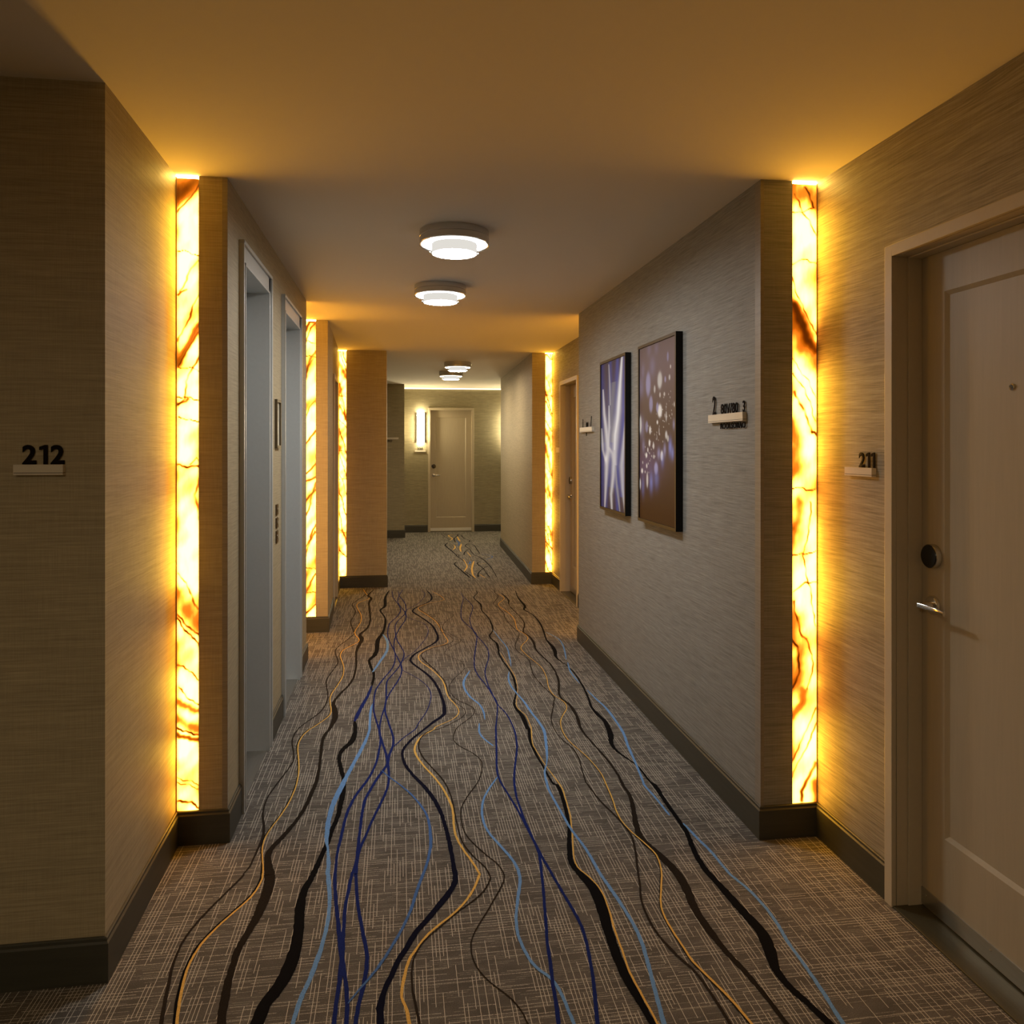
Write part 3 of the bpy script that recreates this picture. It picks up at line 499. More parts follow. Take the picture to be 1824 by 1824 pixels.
 ('brown','365,1471,44 359,1751,44 326,1971,44 323,1988,42 320,2006,40 315,2023,39 308,2041,39 300,2060,40 290,2078,40 279,2094,39 267,2110,38 256,2126,37 244,2145,37 233,2166,38 224,2187,38 217,2208,39 212,2231,39 209,2253,39 208,2274,41 209,2294,43 211,2315,44 216,2335,44 223,2356,43 232,2377,42 244,2402,42 257,2427,42 271,2454,43 286,2484,45 300,2515,47 314,2544,49 325,2566,50 334,2586,50 342,2605,50 350,2624,51 355,2643,51 358,2663,51 357,2686,49 352,2711,46 346,2735,43 336,2759,43 323,2782,44 310,2808,44 297,2838,45 283,2870,45 270,2902,46 260,2931,46 252,2959,47 246,2990,47 243,3024,48 242,3062,48 242,3098,49 244,3133,49 248,3168,50 255,3203,50 266,3238,50 279,3274,48 294,3311,47 311,3348,48 328,3386,48 344,3425,49 356,3467,50 367,3510,51 374,3552,51 379,3591,50 381,3629,49 378,3666,47 369,3701,46 356,3734,44 340,3766,43 322,3797,43 303,3828,44 288,3858,44 277,3888,44 271,3917,45 269,3949,45 273,3989,46 282,4033,47 292,4071,47 299,4095,44 307,4113,40 319,4135,37 339,4169,36 364,4208,37 385,4245,38 400,4278,38 411,4308,38 416,4339,39 417,4368,39 412,4397,39 401,4428,39 382,4464,40 357,4503,40 336,4544,40 322,4587,41 311,4632,41 304,4677,42 301,4721,42 301,4766,42 305,4813,43 314,4863,43 328,4915,44 345,4969,44 368,5024,43 393,5079,41 414,5132,40 425,5182,40 430,5229,41 431,5273,41 429,5312,40 422,5347,37 410,5383,36 388,5424,36 361,5466,36 340,5505,37 327,5538,37 321,5567,37 321,5601,37 328,5644,38 342,5692,38 361,5740,38 389,5788,39 422,5836,39 448,5880,39 461,5917,39 465,5950,40 462,5984,40 450,6022,40 430,6060,40 410,6102,41 392,6150,41 373,6202,41 358,6253,42 350,6303,42 347,6352,42 349,6405,43 356,6463,43 368,6524,43 385,6590,44 412,6666,45 444,6746,45 466,6815,45 471,6857,43 466,6886,40 450,6924,38 422,6983,38 384,7053,39 345,7124,39'),
 ('blue','458,1465,96 456,1745,96 443,1965,96 440,1996,95 438,2027,94 435,2057,93 431,2083,94 426,2106,95 418,2128,96 407,2147,97 394,2165,99 383,2185,99 375,2206,96 370,2228,93 365,2253,91 361,2279,91 358,2306,92 356,2335,94 357,2364,94 360,2395,93 364,2428,93 372,2466,96 381,2507,99 390,2547,102 399,2584,104 407,2620,105 411,2656,107 411,2690,108 407,2724,110 401,2757,111 393,2790,111 383,2822,109 373,2854,107 363,2886,102 352,2918,97 343,2950,93 336,2982,93 331,3015,95 328,3049,96 328,3085,95 329,3123,93 333,3162,91 339,3201,89 347,3241,87 358,3280,85 372,3319,83 388,3358,82 404,3394,78 418,3425,70 431,3452,60 445,3481,50'),
 ('blue','460,3819,77 447,3855,86 433,3892,96 422,3927,101 415,3959,101 411,3989,97 409,4022,92 412,4061,87 417,4103,81 422,4146,74'),
 ('blue','458,4194,56 460,4234,70 463,4275,85 464,4317,96 463,4361,103 459,4406,106 453,4451,109 442,4493,114 428,4534,118 415,4580,122 406,4633,128 398,4691,133 393,4748,137 392,4799,140 394,4849,142 401,4906,142 416,4973,138 437,5048,132 459,5126,126'),
 ('navy','380,1460,111 384,1740,111 405,1960,111 407,1983,109 410,2007,107 413,2032,105 415,2059,104 417,2089,103 420,2117,103 423,2144,102 426,2171,101 429,2199,99 432,2231,97 435,2265,94 439,2299,93 444,2333,93 449,2367,95 454,2402,97 459,2438,97 464,2475,98 470,2514,97 476,2559,96 482,2607,94 487,2645,94 489,2659,96 489,2660,99 490,2671,101 494,2703,101 499,2747,101 503,2788,101 503,2822,102 502,2853,103 499,2885,104 497,2919,106 494,2953,108 491,2990,108 488,3028,103 484,3068,96 479,3111,90 474,3160,87 467,3213,85 460,3265,85 453,3315,85 446,3364,87 441,3411,88 439,3453,89 439,3492,90 442,3542,92 449,3610,94 459,3691,96 469,3775,98 479,3865,98 490,3960,96 499,4041,93 505,4087,87 510,4115,80 517,4159,74 530,4241,71 545,4344,70 556,4436,70 558,4497,71 555,4542,75 550,4593,77 545,4657,77 539,4727,76 532,4797,75 522,4866,76 512,4934,77 504,5002,78 499,5067,80 496,5130,81 498,5201,81 503,5285,79 513,5379,75 524,5479,73 538,5587,74 554,5702,76 569,5811,78 581,5907,77 592,5994,76 598,6075,75 598,6144,75 592,6206,76 583,6280,77 567,6380,76 547,6495,74 532,6602,73 528,6684,74 529,6756,75 535,6840,76 543,6952,75 555,7080,74 569,7208,72 585,7332,70 602,7455,68 615,7573,67 618,7682,68 616,7784,69 614,7889,70'),
 ('navy','466,1446,107 471,1726,107 504,1946,107 513,1996,105 523,2049,103 532,2100,102 539,2144,100 544,2186,98 549,2226,98 553,2266,99 556,2305,102 557,2344,103 555,2383,102 551,2421,99 546,2460,97 541,2500,96 536,2540,96 532,2577,96 528,2608,96 524,2636,96 521,2666,97 516,2705,98 511,2747,100 507,2788,101 504,2821,103 502,2853,104 499,2885,104 497,2921,102 495,2959,99 493,2998,95 491,3037,93 490,3077,91 490,3120,90 489,3165,91 489,3212,92 490,3261,94 493,3310,96 497,3360,98 503,3414,99 513,3474,97 524,3538,95 537,3604,94 550,3669,93 563,3734,93 575,3802,93 583,3875,94 590,3951,95 594,4027,93 594,4105,87 592,4184,78 587,4257,72 578,4320,69 566,4376,69 556,4436,70 552,4507,70 549,4583,72 548,4658,73 546,4728,74 544,4795,75 545,4867,76 547,4945,76 551,5027,75 559,5111,74 574,5199,75 594,5290,77 611,5376,78 623,5455,78 631,5529,76 636,5603,75 637,5676,74 633,5750,72 626,5828,72 616,5915,72 604,6008,74 594,6104,75 588,6202,74 585,6302,72 584,6402,71 585,6495,72 590,6587,73 599,6692,75 619,6828,76 646,6981,78 665,7116,79 670,7210,78 666,7279,76 658,7356,74 649,7451,72 635,7554,70 622,7660,68'),
 ('black','663,1426,171 661,1706,171 644,1926,171 641,1952,179 639,1978,188 636,2006,200 633,2036,222 630,2067,248 627,2099,269 626,2132,281 626,2165,286 627,2200,291 628,2235,295 630,2271,297 632,2308,305 636,2350,327 641,2394,355 645,2436,375 646,2474,381 646,2508,377 644,2541,363 639,2571,334 631,2599,294 624,2625,259 617,2651,237 610,2675,221 606,2704,207 608,2738,194 614,2776,183 622,2817,173 631,2860,161 642,2907,150 652,2951,142 658,2992,141 664,3030,144 668,3073,148 674,3126,150 679,3185,153 682,3237,156 685,3277,159 685,3309,163 684,3334,160 680,3345,145 673,3349,124 667,3367,108 664,3412,98 661,3472,93 659,3535,92 655,3597,97 652,3661,107 650,3721,119 649,3772,131 649,3818,145 652,3864,157 658,3919,163 666,3974,167 672,4016,174 671,4026,191 668,4021,212 666,4034,227 667,4083,234 668,4152,235 668,4218,228 663,4271,205 655,4319,173 651,4363,147 651,4399,136 654,4431,131 659,4467,125 668,4510,113 679,4558,100 690,4605,93 697,4648,101 704,4690,116 709,4737,128 715,4793,133 719,4855,134 722,4914,132 723,4966,124 723,5014,111 722,5068,102 718,5132,101 714,5203,103 709,5275,106 706,5350,110 703,5428,114 702,5499,123 706,5559,141 712,5612,163 717,5664,178 720,5716,177 723,5766,168 723,5814,156 716,5862,139 707,5907,119 699,5950,106 696,5988,109 695,6023,118 699,6060,122 710,6103,110 726,6148,92 739,6198,83 747,6251,94 753,6308,115 757,6377,128 760,6464,125 762,6565,114 761,6669,104 754,6776,97 742,6887,91 736,6993,94 739,7087,115 748,7175,146 752,7261,162 744,7351,145 732,7439,110 723,7514,84 720,7566,78 721,7603,82 727,7644,85 741,7700,86 760,7762,88 774,7819,87 779,7869,83 779,7914,77 779,7961,71'),
 ('gold','671,1424,60 669,1704,60 656,1924,60 655,1952,61 653,1980,62 650,2011,62 648,2045,62 645,2082,62 643,2118,61 644,2152,60 646,2185,59 649,2219,59 650,2253,60 652,2287,61 654,2322,61 658,2359,60 662,2397,56 665,2433,54 667,2467,52 668,2498,51 666,2528,50 662,2557,50 655,2585,51 647,2612,52 638,2635,52 628,2656,52 622,2679,53 620,2706,53 622,2735,54 627,2769,55 635,2812,56 645,2862,57 655,2912,57 663,2959,56 671,3007,55 679,3057,54 685,3116,54 690,3180,55 694,3235,57 697,3271,58 698,3296,59 697,3333,58 691,3391,53 682,3463,46 674,3533,41 668,3599,40 664,3663,42 660,3719,43 658,3761,43 656,3794,43 658,3834,44 665,3893,49 675,3960,55 683,4014,58 687,4039,56 688,4048,50 688,4069,46 689,4116,44 690,4175,44 689,4229,43 682,4268,41 673,4300,40 666,4331,39 663,4360,39 662,4387,40 664,4420,40 672,4466,39 682,4519,37 693,4572,36 701,4619,34 710,4665,32 717,4718,32 725,4785,35 731,4860,41 736,4931,44 737,4989,44 735,5041,42 733,5106,40 729,5201,41 725,5311,42 721,5405,42 719,5464,40 718,5503,35 717,5543,31'),
 ('blue','646,1421,128 650,1701,128 673,1921,128 677,1952,124 682,1984,120 686,2018,117 692,2058,115 699,2102,114 705,2144,114 710,2183,116 715,2219,119 718,2256,120 719,2291,119 719,2326,116 717,2364,115 714,2405,117 710,2449,119 705,2493,121 700,2537,120 694,2580,118 689,2627,116 686,2677,114 684,2731,112 680,2785,110 674,2836,108 666,2886,105 659,2937,103 654,2992,100 651,3048,97 648,3105,95 644,3165,96 641,3226,98 639,3275,100 638,3298,103 638,3307,106 639,3326,106 642,3369,104 646,3424,99 653,3475,91 662,3513,76 673,3547,58 683,3583,52 692,3622,68 700,3664,95 708,3712,119 718,3777,130 729,3850,137 738,3912,142 743,3950,147 745,3976,151 746,4005,151 746,4047,146 744,4093,138 740,4140,131 736,4185,128 731,4230,126 726,4279,125 723,4337,126 720,4399,127 716,4458,125 710,4509,115 704,4556,102 697,4604,93 692,4655,94 686,4707,101 683,4758,107 682,4806,110 683,4852,112 687,4901,110 694,4955,103 703,5011,91 713,5069,80'),
 ('blue','744,5186,58 751,5262,73 759,5340,87 766,5421,97 773,5505,98 780,5592,94 783,5679,89 780,5765,86 773,5852,83 765,5941,80 759,6033,77 753,6128,73 746,6227,70'),
 ('brown','846,1397,94 846,1677,94 841,1897,94 840,1930,90 839,1963,85 837,1996,81 835,2029,78 833,2060,75 828,2091,75 820,2119,79 810,2146,84 800,2174,87 792,2206,85 784,2239,80 778,2271,76 775,2300,74 774,2328,74 774,2355,73 775,2385,72 777,2414,71 781,2444,70 787,2475,69 796,2506,68 805,2538,68 812,2570,67 819,2603,68 828,2639,70 838,2681,77 850,2727,87 859,2771,92 867,2808,89 872,2843,82 874,2880,76 872,2923,74 867,2969,74 860,3017,73 851,3066,72 840,3117,70 831,3168,70 825,3221,71 821,3273,73 818,3315,73 816,3338,70 815,3350,65 817,3370,62 820,3407,60 825,3453,59 830,3498,60 836,3537,61 841,3575,64 844,3613,66 846,3654,66 845,3696,66 841,3739,64 832,3785,59 819,3831,52 810,3878,47 806,3927,46 805,3976,47 805,4023,49 806,4065,52 809,4104,57 815,4148,60 827,4202,62 844,4262,62 860,4321,63 874,4379,64 888,4435,66 899,4478,65 904,4495,61 906,4498,55 905,4509,51 902,4539,50 897,4579,51 891,4625,52 884,4678,52 876,4738,53 870,4802,54 865,4867,58 861,4936,63 861,5008,68 867,5090,70 877,5177,71 885,5250,71 888,5294,68 889,5322,64 885,5359,60 874,5416,58 858,5483,56 847,5548,56 842,5602,58 842,5654,62 850,5719,64 872,5817,64 903,5932,63 927,6028,61 937,6077,59 939,6104,57 937,6140,55 931,6201,55 921,6274,56 912,6355,57 906,6449,60 903,6553,64 902,6649,67 906,6724,66 914,6789,63 918,6856,61 914,6931,62 905,7008,62 896,7083,63 886,7148,64 876,7209,65 877,7283,65 900,7385,66 936,7502,68 963,7610,68 968,7698,66 961,7773,63 957,7840,61 960,7894,61 965,7937,62 970,7982,63'),
 ('darkbrown','923,1390,54 918,1670,54 890,1890,54 886,1919,54 881,1948,53 876,1978,53 868,2008,53 860,2038,53 852,2067,52 845,2092,51 838,2115,49 833,2140,47 830,2169,46 828,2201,46 827,2232,45 825,2262,45 823,2293,44 823,2323,43 824,2351,42 826,2379,39 831,2409,38 843,2448,38 858,2490,39 872,2528,39 883,2556,39 892,2580,37 901,2607,37 909,2641,37 916,2678,37 919,2715,38 916,2748,39 909,2780,39 901,2813,39 892,2848,38 883,2883,37 875,2919,36 870,2955,36 867,2990,37 867,3030,37 871,3076,38 877,3127,39 883,3176,39 887,3221,40 890,3263,41 893,3304,41 896,3342,38 900,3378,35 902,3416,32 901,3460,31 898,3506,30 893,3552,30 888,3594,30 882,3635,31 874,3677,31 864,3720,32 853,3765,32 844,3811,32 839,3857,33 836,3904,33 836,3952,34 839,4002,34 845,4052,34 853,4099,35 864,4139,35 877,4175,35 891,4210,36 906,4244,36 922,4277,37 934,4310,37 941,4346,36 944,4382,35 942,4422,34 932,4464,33 917,4510,33 906,4557,32 902,4604,33 903,4652,33 906,4708,34 914,4779,34 925,4860,35 934,4940,35 938,5015,36 939,5087,36 937,5158,37 928,5226,37 916,5292,38 905,5356,38 895,5421,38 886,5484,39 880,5544,39 877,5593,40 877,5637,40 887,5689,40 913,5758,41 949,5837,42 975,5910,42 982,5971,41 979,6025,39 972,6078,38 961,6123,38 947,6166,39 939,6229,39 946,6329,40 959,6453,41 969,6572,41 969,6670,40 964,6761,39 956,6851,38 942,6945,38 925,7038,38 913,7119,39 909,7178,39 911,7223,40 921,7277,40 948,7351,41 983,7434,41 1006,7516,41 1005,7593,40 991,7668,38 976,7744,36'),
 ('gold','928,1389,77 924,1669,77 896,1889,77 891,1918,77 887,1948,76 881,1977,76 874,2007,76 865,2038,75 857,2066,74 850,2091,72 843,2115,69 837,2140,67 834,2169,66 833,2200,65 831,2231,65 829,2262,64 828,2292,63 827,2322,62 828,2350,59 830,2378,56 835,2409,54 846,2447,54 862,2489,55 876,2527,56 887,2556,55 896,2579,53 904,2606,52 913,2640,52 920,2678,53 923,2714,54 920,2748,55 913,2780,56 905,2813,56 896,2847,55 886,2883,53 879,2919,52 874,2954,52 871,2990,53 871,3029,54 874,3076,54 881,3127,55 887,3176,56 891,3220,57 894,3263,59 897,3304,58 900,3341,55 903,3377,50 905,3416,46 904,3459,44 901,3506,44 896,3551,43 891,3594,44 885,3634,44 877,3676,45 867,3720,45 856,3765,46 848,3811,46 842,3857,47 840,3904,47 840,3951,48 843,4001,49 849,4052,49 857,4099,50 868,4139,50 881,4175,51 895,4209,51 910,4243,52 925,4276,52 937,4310,52 944,4345,51 947,4382,50 945,4421,48 935,4464,47 920,4510,47 909,4557,46 906,4603,47 906,4651,47 909,4708,48 917,4779,49 929,4860,49 937,4940,50 941,5014,51 943,5087,52 940,5158,52 932,5226,53 920,5291,54 909,5355,54 899,5420,55 890,5484,56 884,5543,56 881,5592,57 881,5636,57 891,5688,58 917,5758,59 953,5836,60 979,5910,60 986,5970,58 983,6025,56 976,6077,55 965,6122,55 951,6165,55 943,6228,56 950,6328,57 963,6452,59 973,6571,59 973,6670,58 968,6761,55 960,6850,54 946,6944,54 929,7037,55 917,7119,56 913,7177,56 915,7223,57 925,7276,57 952,7350,58 987,7433,59 1011,7516,59 1009,7592,57 995,7667,55 980,7743,52'),
 ('darkbrown','997,1376,150 996,1656,150 985,1876,150 983,1902,146 982,1928,143 980,1957,142 977,1988,147 974,2022,154 970,2057,163 964,2093,172 957,2130,182 950,2168,195 946,2205,215 943,2243,238 940,2280,256 939,2316,263 938,2350,263 939,2385,267 943,2422,279 949,2459,295 953,2496,307 956,2531,315 957,2564,319 956,2599,319 951,2636,312 943,2674,301 935,2713,290 926,2751,281 915,2788,273 909,2825,263 907,2858,252 909,2890,239 915,2927,227 924,2974,215 936,3026,203 947,3076,191 956,3119,178 964,3158,165 969,3195,156 971,3229,151 969,3261,149 969,3293,146 971,3325,139 974,3357,132 977,3395,125 977,3445,120 977,3503,117 975,3562,113 971,3620,109 966,3679,104 961,3734,100 956,3783,99 952,3827,100 948,3871,104 945,3914,112 944,3957,124 945,4003,137 950,4055,151 958,4111,167 964,4170,178 967,4232,181 969,4295,179 968,4353,175 962,4398,168 952,4435,160 945,4471,152 942,4503,146 942,4533,141 947,4574,139 959,4636,140 976,4712,144 991,4788,145 1001,4861,139 1009,4935,129 1014,5006,121 1017,5075,117 1017,5140,115 1016,5202,113 1013,5258,110 1008,5308,108 1002,5364,109 996,5431,116 988,5503,126 985,5576,138 989,5651,155 998,5727,173 1004,5800,183 1006,5867,177 1006,5930,162 1003,5989,148 993,6037,139 982,6079,132 978,6134,124 991,6213,116 1014,6307,108 1031,6400,101 1039,6486,94 1041,6571,87 1039,6663,82 1034,6769,79 1026,6882,78 1019,6989,78 1015,7082,81 1013,7166,85 1015,7243,97 1023,7308,125 1034,7365,160 1040,7426,183 1039,7499,183 1034,7576,170 1028,7646,154 1024,7698,139 1020,7741,122 1016,7784,105'),
 ('black','1142,1360,235 1135,1640,235 1095,1860,235 1090,1883,221 1084,1906,207 1079,1930,199 1073,1954,204 1066,1979,216 1061,2003,229 1058,2026,236 1056,2048,244 1057,2072,259 1063,2099,293 1072,2128,336 1080,2157,368 1086,2185,378 1092,2213,375 1095,2241,366 1094,2270,352 1091,2299,332 1087,2328,316 1085,2355,309 1082,2383,306 1080,2411,299 1077,2439,286 1075,2468,269 1072,2499,253 1068,2533,242 1064,2568,232 1062,2605,222 1063,2641,212 1065,2677,202 1069,2717,195 1076,2763,192 1086,2813,193 1093,2861,192 1096,2903,186 1097,2941,178 1097,2983,173 1098,3029,173 1099,3079,175 1100,3129,181 1102,3181,196 1105,3232,215 1106,3273,218 1104,3293,191 1101,3301,148 1098,3319,115 1097,3363,101 1097,3420,96 1095,3470,94 1091,3503,92 1085,3529,92 1077,3558,96 1067,3595,104 1056,3635,117 1048,3674,135 1045,3711,164 1046,3747,200 1049,3781,232 1056,3812,259 1065,3840,283 1074,3878,295 1083,3935,287 1092,4003,268 1097,4064,249 1096,4108,238 1091,4145,228 1087,4181,215 1084,4220,193 1081,4260,168 1081,4305,147 1086,4358,134 1095,4417,126 1103,4482,120 1111,4554,117 1118,4633,116 1124,4712,115 1128,4791,113 1131,4871,112 1131,4948,108 1131,5019,102 1128,5086,94 1125,5142,87 1119,5179,79 1112,5205,71 1106,5235,76 1099,5278,103 1093,5326,143 1091,5374,182 1095,5419,222 1104,5464,262 1112,5510,287 1117,5556,290 1120,5602,278 1122,5655,256 1120,5718,217 1116,5788,168 1116,5863,132 1122,5940,124 1132,6021,131 1142,6111,138 1151,6216,142 1161,6331,146 1167,6444,145 1169,6551,132 1167,6655,114 1161,6750,106 1147,6834,120 1130,6908,145 1120,6975,173 1126,7021,207 1141,7059,243 1152,7124,256 1153,7242,227 1150,7392,173 1150,7539,127 1158,7664,107 1168,7781,98 1179,7903,89'),
 ('blue','1106,1355,120 1109,1635,120 1129,1855,120 1133,1893,120 1137,1933,119 1141,1972,118 1144,2009,114 1146,2045,108 1148,2080,105 1149,2115,105 1150,2149,108 1152,2185,110 1157,2224,109 1163,2265,106 1166,2307,105 1167,2353,107 1164,2401,109 1160,2447,111 1153,2487,109 1143,2523,106 1135,2562,104 1133,2605,105 1132,2651,107 1131,2696,109 1127,2738,112 1121,2780,115 1116,2820,114 1113,2858,105 1110,2895,92 1106,2933,79'),
 ('blue','1076,3000,80 1074,3049,87 1073,3100,93 1071,3149,98 1068,3197,101 1064,3242,101 1062,3280,102 1063,3299,102 1065,3308,102 1069,3333,103 1077,3388,102 1087,3460,102 1097,3533,104 1105,3601,111 1113,3669,121 1121,3735,129 1131,3794,132 1141,3849,133 1148,3907,134 1153,3969,137 1156,4033,139 1158,4098,141 1160,4164,141 1160,4231,140 1159,4294,137 1155,4346,129 1149,4393,119 1143,4442,109 1139,4498,99 1135,4558,89 1131,4619,79'),
 ('blue','1116,4751,58 1115,4838,72 1113,4927,87 1115,5013,98 1122,5088,102 1133,5158,102 1144,5230,102'),
 ('blue','1149,5299,84 1166,5404,91 1184,5515,99 1199,5619,102 1209,5711,97 1215,5795,88 1213,5876,80 1200,5955,75 1178,6031,72 1156,6109,69'),
 ('black','786,12329,159 690,13181,142'),
 ('black','835,9858,85 827,9961,93 819,10067,102 809,10165,110 798,10247,119 785,10321,128 775,10398,135 770,10476,136 767,10558,134 761,10663,138 749,10808,154 734,10981,175 718,11156,192 700,11332,201 681,11510,204 674,11666,201 685,11780,190 708,11868,172 732,11957,155'),
 ('black','755,10495,91 760,10569,91 764,10644,92 769,10686,92 779,10678,92 789,10636,92 796,10585,91 794,10528,91 788,10462,90 781,10397,90'),
 ('black','785,8745,208 771,8884,197 756,9028,186 742,9168,178 727,9304,178 712,9435,182 700,9552,186 691,9647,189 684,9726,192 683,9796,190 691,9857,180 704,9908,165 717,9960,150'),
 ('black','759,9238,80 770,9166,95 781,9095,109 793,9017,117 805,8928,114 817,8832,104 829,8739,95'),
 ('black','849,12002,155 853,12171,158 857,12346,160 869,12517,162 902,12689,166 943,12858,171 968,12993,168 968,13074,153 950,13117,130 913,13148,113 851,13172,109 771,13184,111 691,13195,114'),
 ('black','1052,11972,129 1068,12053,130 1084,12135,131 1090,12220,132 1074,12302,133 1047,12387,134 1026,12494,135 1019,12639,137 1018,12810,138 1017,12986,140'),
 ('black','1096,10688,139 1099,10904,133 1102,11128,127 1103,11318,123 1105,11443,122 1106,11526,124 1101,11604,126 1089,11708,127 1071,11808,128 1049,11850,128 1018,11794,128 985,11679,126 965,11565,125 968,11469,124 983,11373,123 998,11278,122'),
 ('black','865,10575,160 879,10689,154 892,10805,148 911,10918,142 937,11022,135 969,11122,128 1001,11223,121'),
 ('black','1087,8735,95 1094,8894,95 1101,9058,96 1106,9225,100 1108,9401,114 1107,9578,133 1105,9735,148 1103,9850,154 1100,9939,154 1094,10035,152 1081,10157,148 1064,10287,142 1047,10405,135 1031,10487,128 1016,10553,120 1004,10652,115 1000,10814,115 1000,11015,118 1001,11223,121'),
 ('black','1013,8679,113 1009,8818,108 1005,8962,102 1003,9094,99 1004,9200,97 1007,9292,97 1006,9391,102 994,9514,116 978,9645,135 970,9755,148 975,9829,147 988,9879,140 1005,9918,129 1024,9945,117 1046,9959,102 1068,9973,87'),
 ('black','884,8781,209 886,8830,198 889,8880,186 894,8933,174 900,8985,162 908,9039,150 922,9105,138 946,9195,125 976,9298,113 1006,9391,102 1033,9460,94 1060,9517,89 1087,9575,83'),
 ('gold','856,10926,165 859,11043,186 863,11163,206 871,11297,220 886,11454,220 907,11628,212 929,11807,204'),
 ('gold','790,12264,159 809,12343,170 828,12423,181 838,12521,189 827,12659,194 806,12817,196 801,12945,195 825,13011,189 867,13043,179 908,13075,169'),
 ('gold','760,11150,168 777,11237,172 795,11326,176 807,11417,172 811,11511,155 808,11607,128 805,11705,101'),
 ('gold','848,8703,113 843,8774,134 838,8846,156 837,8941,174 843,9074,188 853,9236,198 869,9411,204 892,9598,204 920,9800,200 950,10012,195'),
 ('gold','756,9202,139 779,9313,150 802,9426,161 820,9535,165 828,9629,157 831,9717,141 831,9816,127 831,9937,120 828,10070,115 826,10207,110'),
 ('gold','980,9733,148 1081,9801,106'),
 ('gold','934,12115,183 933,12248,197 932,12384,211 932,12508,216 933,12608,206 935,12695,186 936,12783,166'),
 ('gold','949,10420,90 947,10501,91 946,10583,92 944,10661,92 941,10731,93 937,10797,93 934,10863,94'),
 ('gold','962,8720,95 954,8753,96 946,8786,97 939,8823,96 932,8867,91 926,8915,84 920,8964,78'),
 ('steel','856,11581,175 872,11672,176 889,11764,178 900,11871,179 900,12006,181 893,12158,184 886,12315,186'),
 ('steel','871,9769,423 902,9976,324'),
 ('steel','1116,10120,88 1160,10191,107 1204,10262,125 1232,10332,135 1236,10401,126 1223,10468,108 1201,10526,91 1172,10570,82 1135,10604,76 1098,10639,69'),
]


def carpet_line(colour, data, k):
    pts = [tuple(float(c) for c in a.split(',')) for a in data.split()]
    pts = [(a / 1000, b / 1000, c / 10000) for a, b, c in pts]
    rnd = random.Random(k)
    # resample so the tufted edge can be uneven
    out = []
    for i in range(len(pts) - 1):
        a, b = pts[i], pts[i + 1]
        d = math.hypot(b[0] - a[0], b[1] - a[1])
        n = max(1, int(d / 0.012)) if a[1] < 4 else 1
        for j in range(n):
            t = j / n
            out.append(tuple(a[q] * (1 - t) + b[q] * t for q in range(3)))
    out.append(pts[-1])
    v, f = [], []
    z = 0.0012 + 0.00004 * (k % 30)
    for i, p in enumerate(out):
        a = out[max(0, i - 1)]; b = out[min(len(out) - 1, i + 1)]
        dx, dy = b[0] - a[0], b[1] - a[1]
        l = math.hypot(dx, dy) or 1
        nx, ny = -dy / l, dx / l
        w = p[2] / 2
        if i in (0, len(out) - 1): w *= 0.5
        j1 = rnd.uniform(-1, 1) * min(0.0014, w * 0.14); j2 = rnd.uniform(-1, 1) * min(0.0014, w * 0.14)
        v += [(p[0] + nx * (w + j1), p[1] + ny * (w + j1), z), (p[0] - nx * (w + j2), p[1] - ny * (w + j2), z)]
    for i in range(len(out) - 1):
        f.append((2 * i, 2 * i + 2, 2 * i + 3, 2 * i + 1))
    me = bpy.data.meshes.new('carpet_line')
    me.from_pydata(v, [], f); me.materials.append(PILE[colour])
    o = bpy.data.objects.new('carpet_line', me)
    COL.objects.link(o); o.parent = floor
    names = {'brown': 'thin brown wavy carpet line', 'darkbrown': 'broad dark brown wavy carpet line', 'black': 'black wavy carpet line',
             'ink': 'blue-black wavy carpet line', 'navy': 'navy blue wavy carpet line', 'blue': 'light blue wavy carpet line',
             'steel': 'steel blue wavy carpet line', 'gold': 'gold wavy carpet line'}
    o['label'] = names[colour]
    return o
for k, (colour, data) in enumerate(CARPET_LINES):
    carpet_line(colour, data, k)

# ------------------------------------------------------------------ walls
Z0, Z1 = 0.0, H
# left: dark end wall with room number 212, its return, and the wall behind the first stone strip
LW_A, LW_B = (-0.812, 2.30), (-0.828, 3.075)
w = MB().prism([(-1.9, 2.30), LW_A, LW_B, (-0.745, 3.075), (-0.745, 3.20), (-1.9, 3.20)], Z0, Z1, M['beige_paper'])
structure(w, 'wall_left', 'beige grass-cloth wall return carrying the 212 sign', 'wall')
w = MB().box(-1.9, -1.75, -2.75, 2.30, Z0, Z1, M['beige_paper'])
structure(w, 'wall_left', 'plain beige wall beside the camera', 'wall')

# lift wall with two door openings
XE = -0.643
LIFTS = [(3.328, 3.915), (4.463, 5.085)]
HO = 2.232
w = MB()
segs = [3.045, LIFTS[0][0] - 0.02, LIFTS[0][1] + 0.02, LIFTS[1][0] - 0.02, LIFTS[1][1] + 0.02, 5.545]
for i in (0, 2, 4):
    w.box(-0.745, XE, segs[i], segs[i + 1], 0, HO + 0.02, M['beige_paper'])
w.box(-0.745, XE, 3.045, 5.545, HO + 0.02, H, M['beige_paper'])
w.box(-1.2, -0.86, 3.20, 5.545, 0, H, M['beige_paper'])
w.box(-0.86, -0.745, 5.40, 5.545, 0, H, M['beige_paper'])
w.box(-0.86, -0.745, 3.20, 3.24, 0, H, M['beige_paper'])
structure(w, 'wall_left', 'beige grass-cloth pier and lift wall with two lift openings', 'wall')
# recess wall and second pier
w = MB().box(-1.2, -0.80, 5.545, 6.40, Z0, Z1, M['beige_paper'])
w.prism([(-0.80, 6.40), (-0.665, 6.40), (-0.665, 6.371), (-0.572, 6.371), (-0.5755, 6.48), (-0.80, 6.48)], Z0, Z1, M['beige_paper'])
structure(w, 'wall_left', 'recess wall and narrow beige pier past the lifts', 'wall')
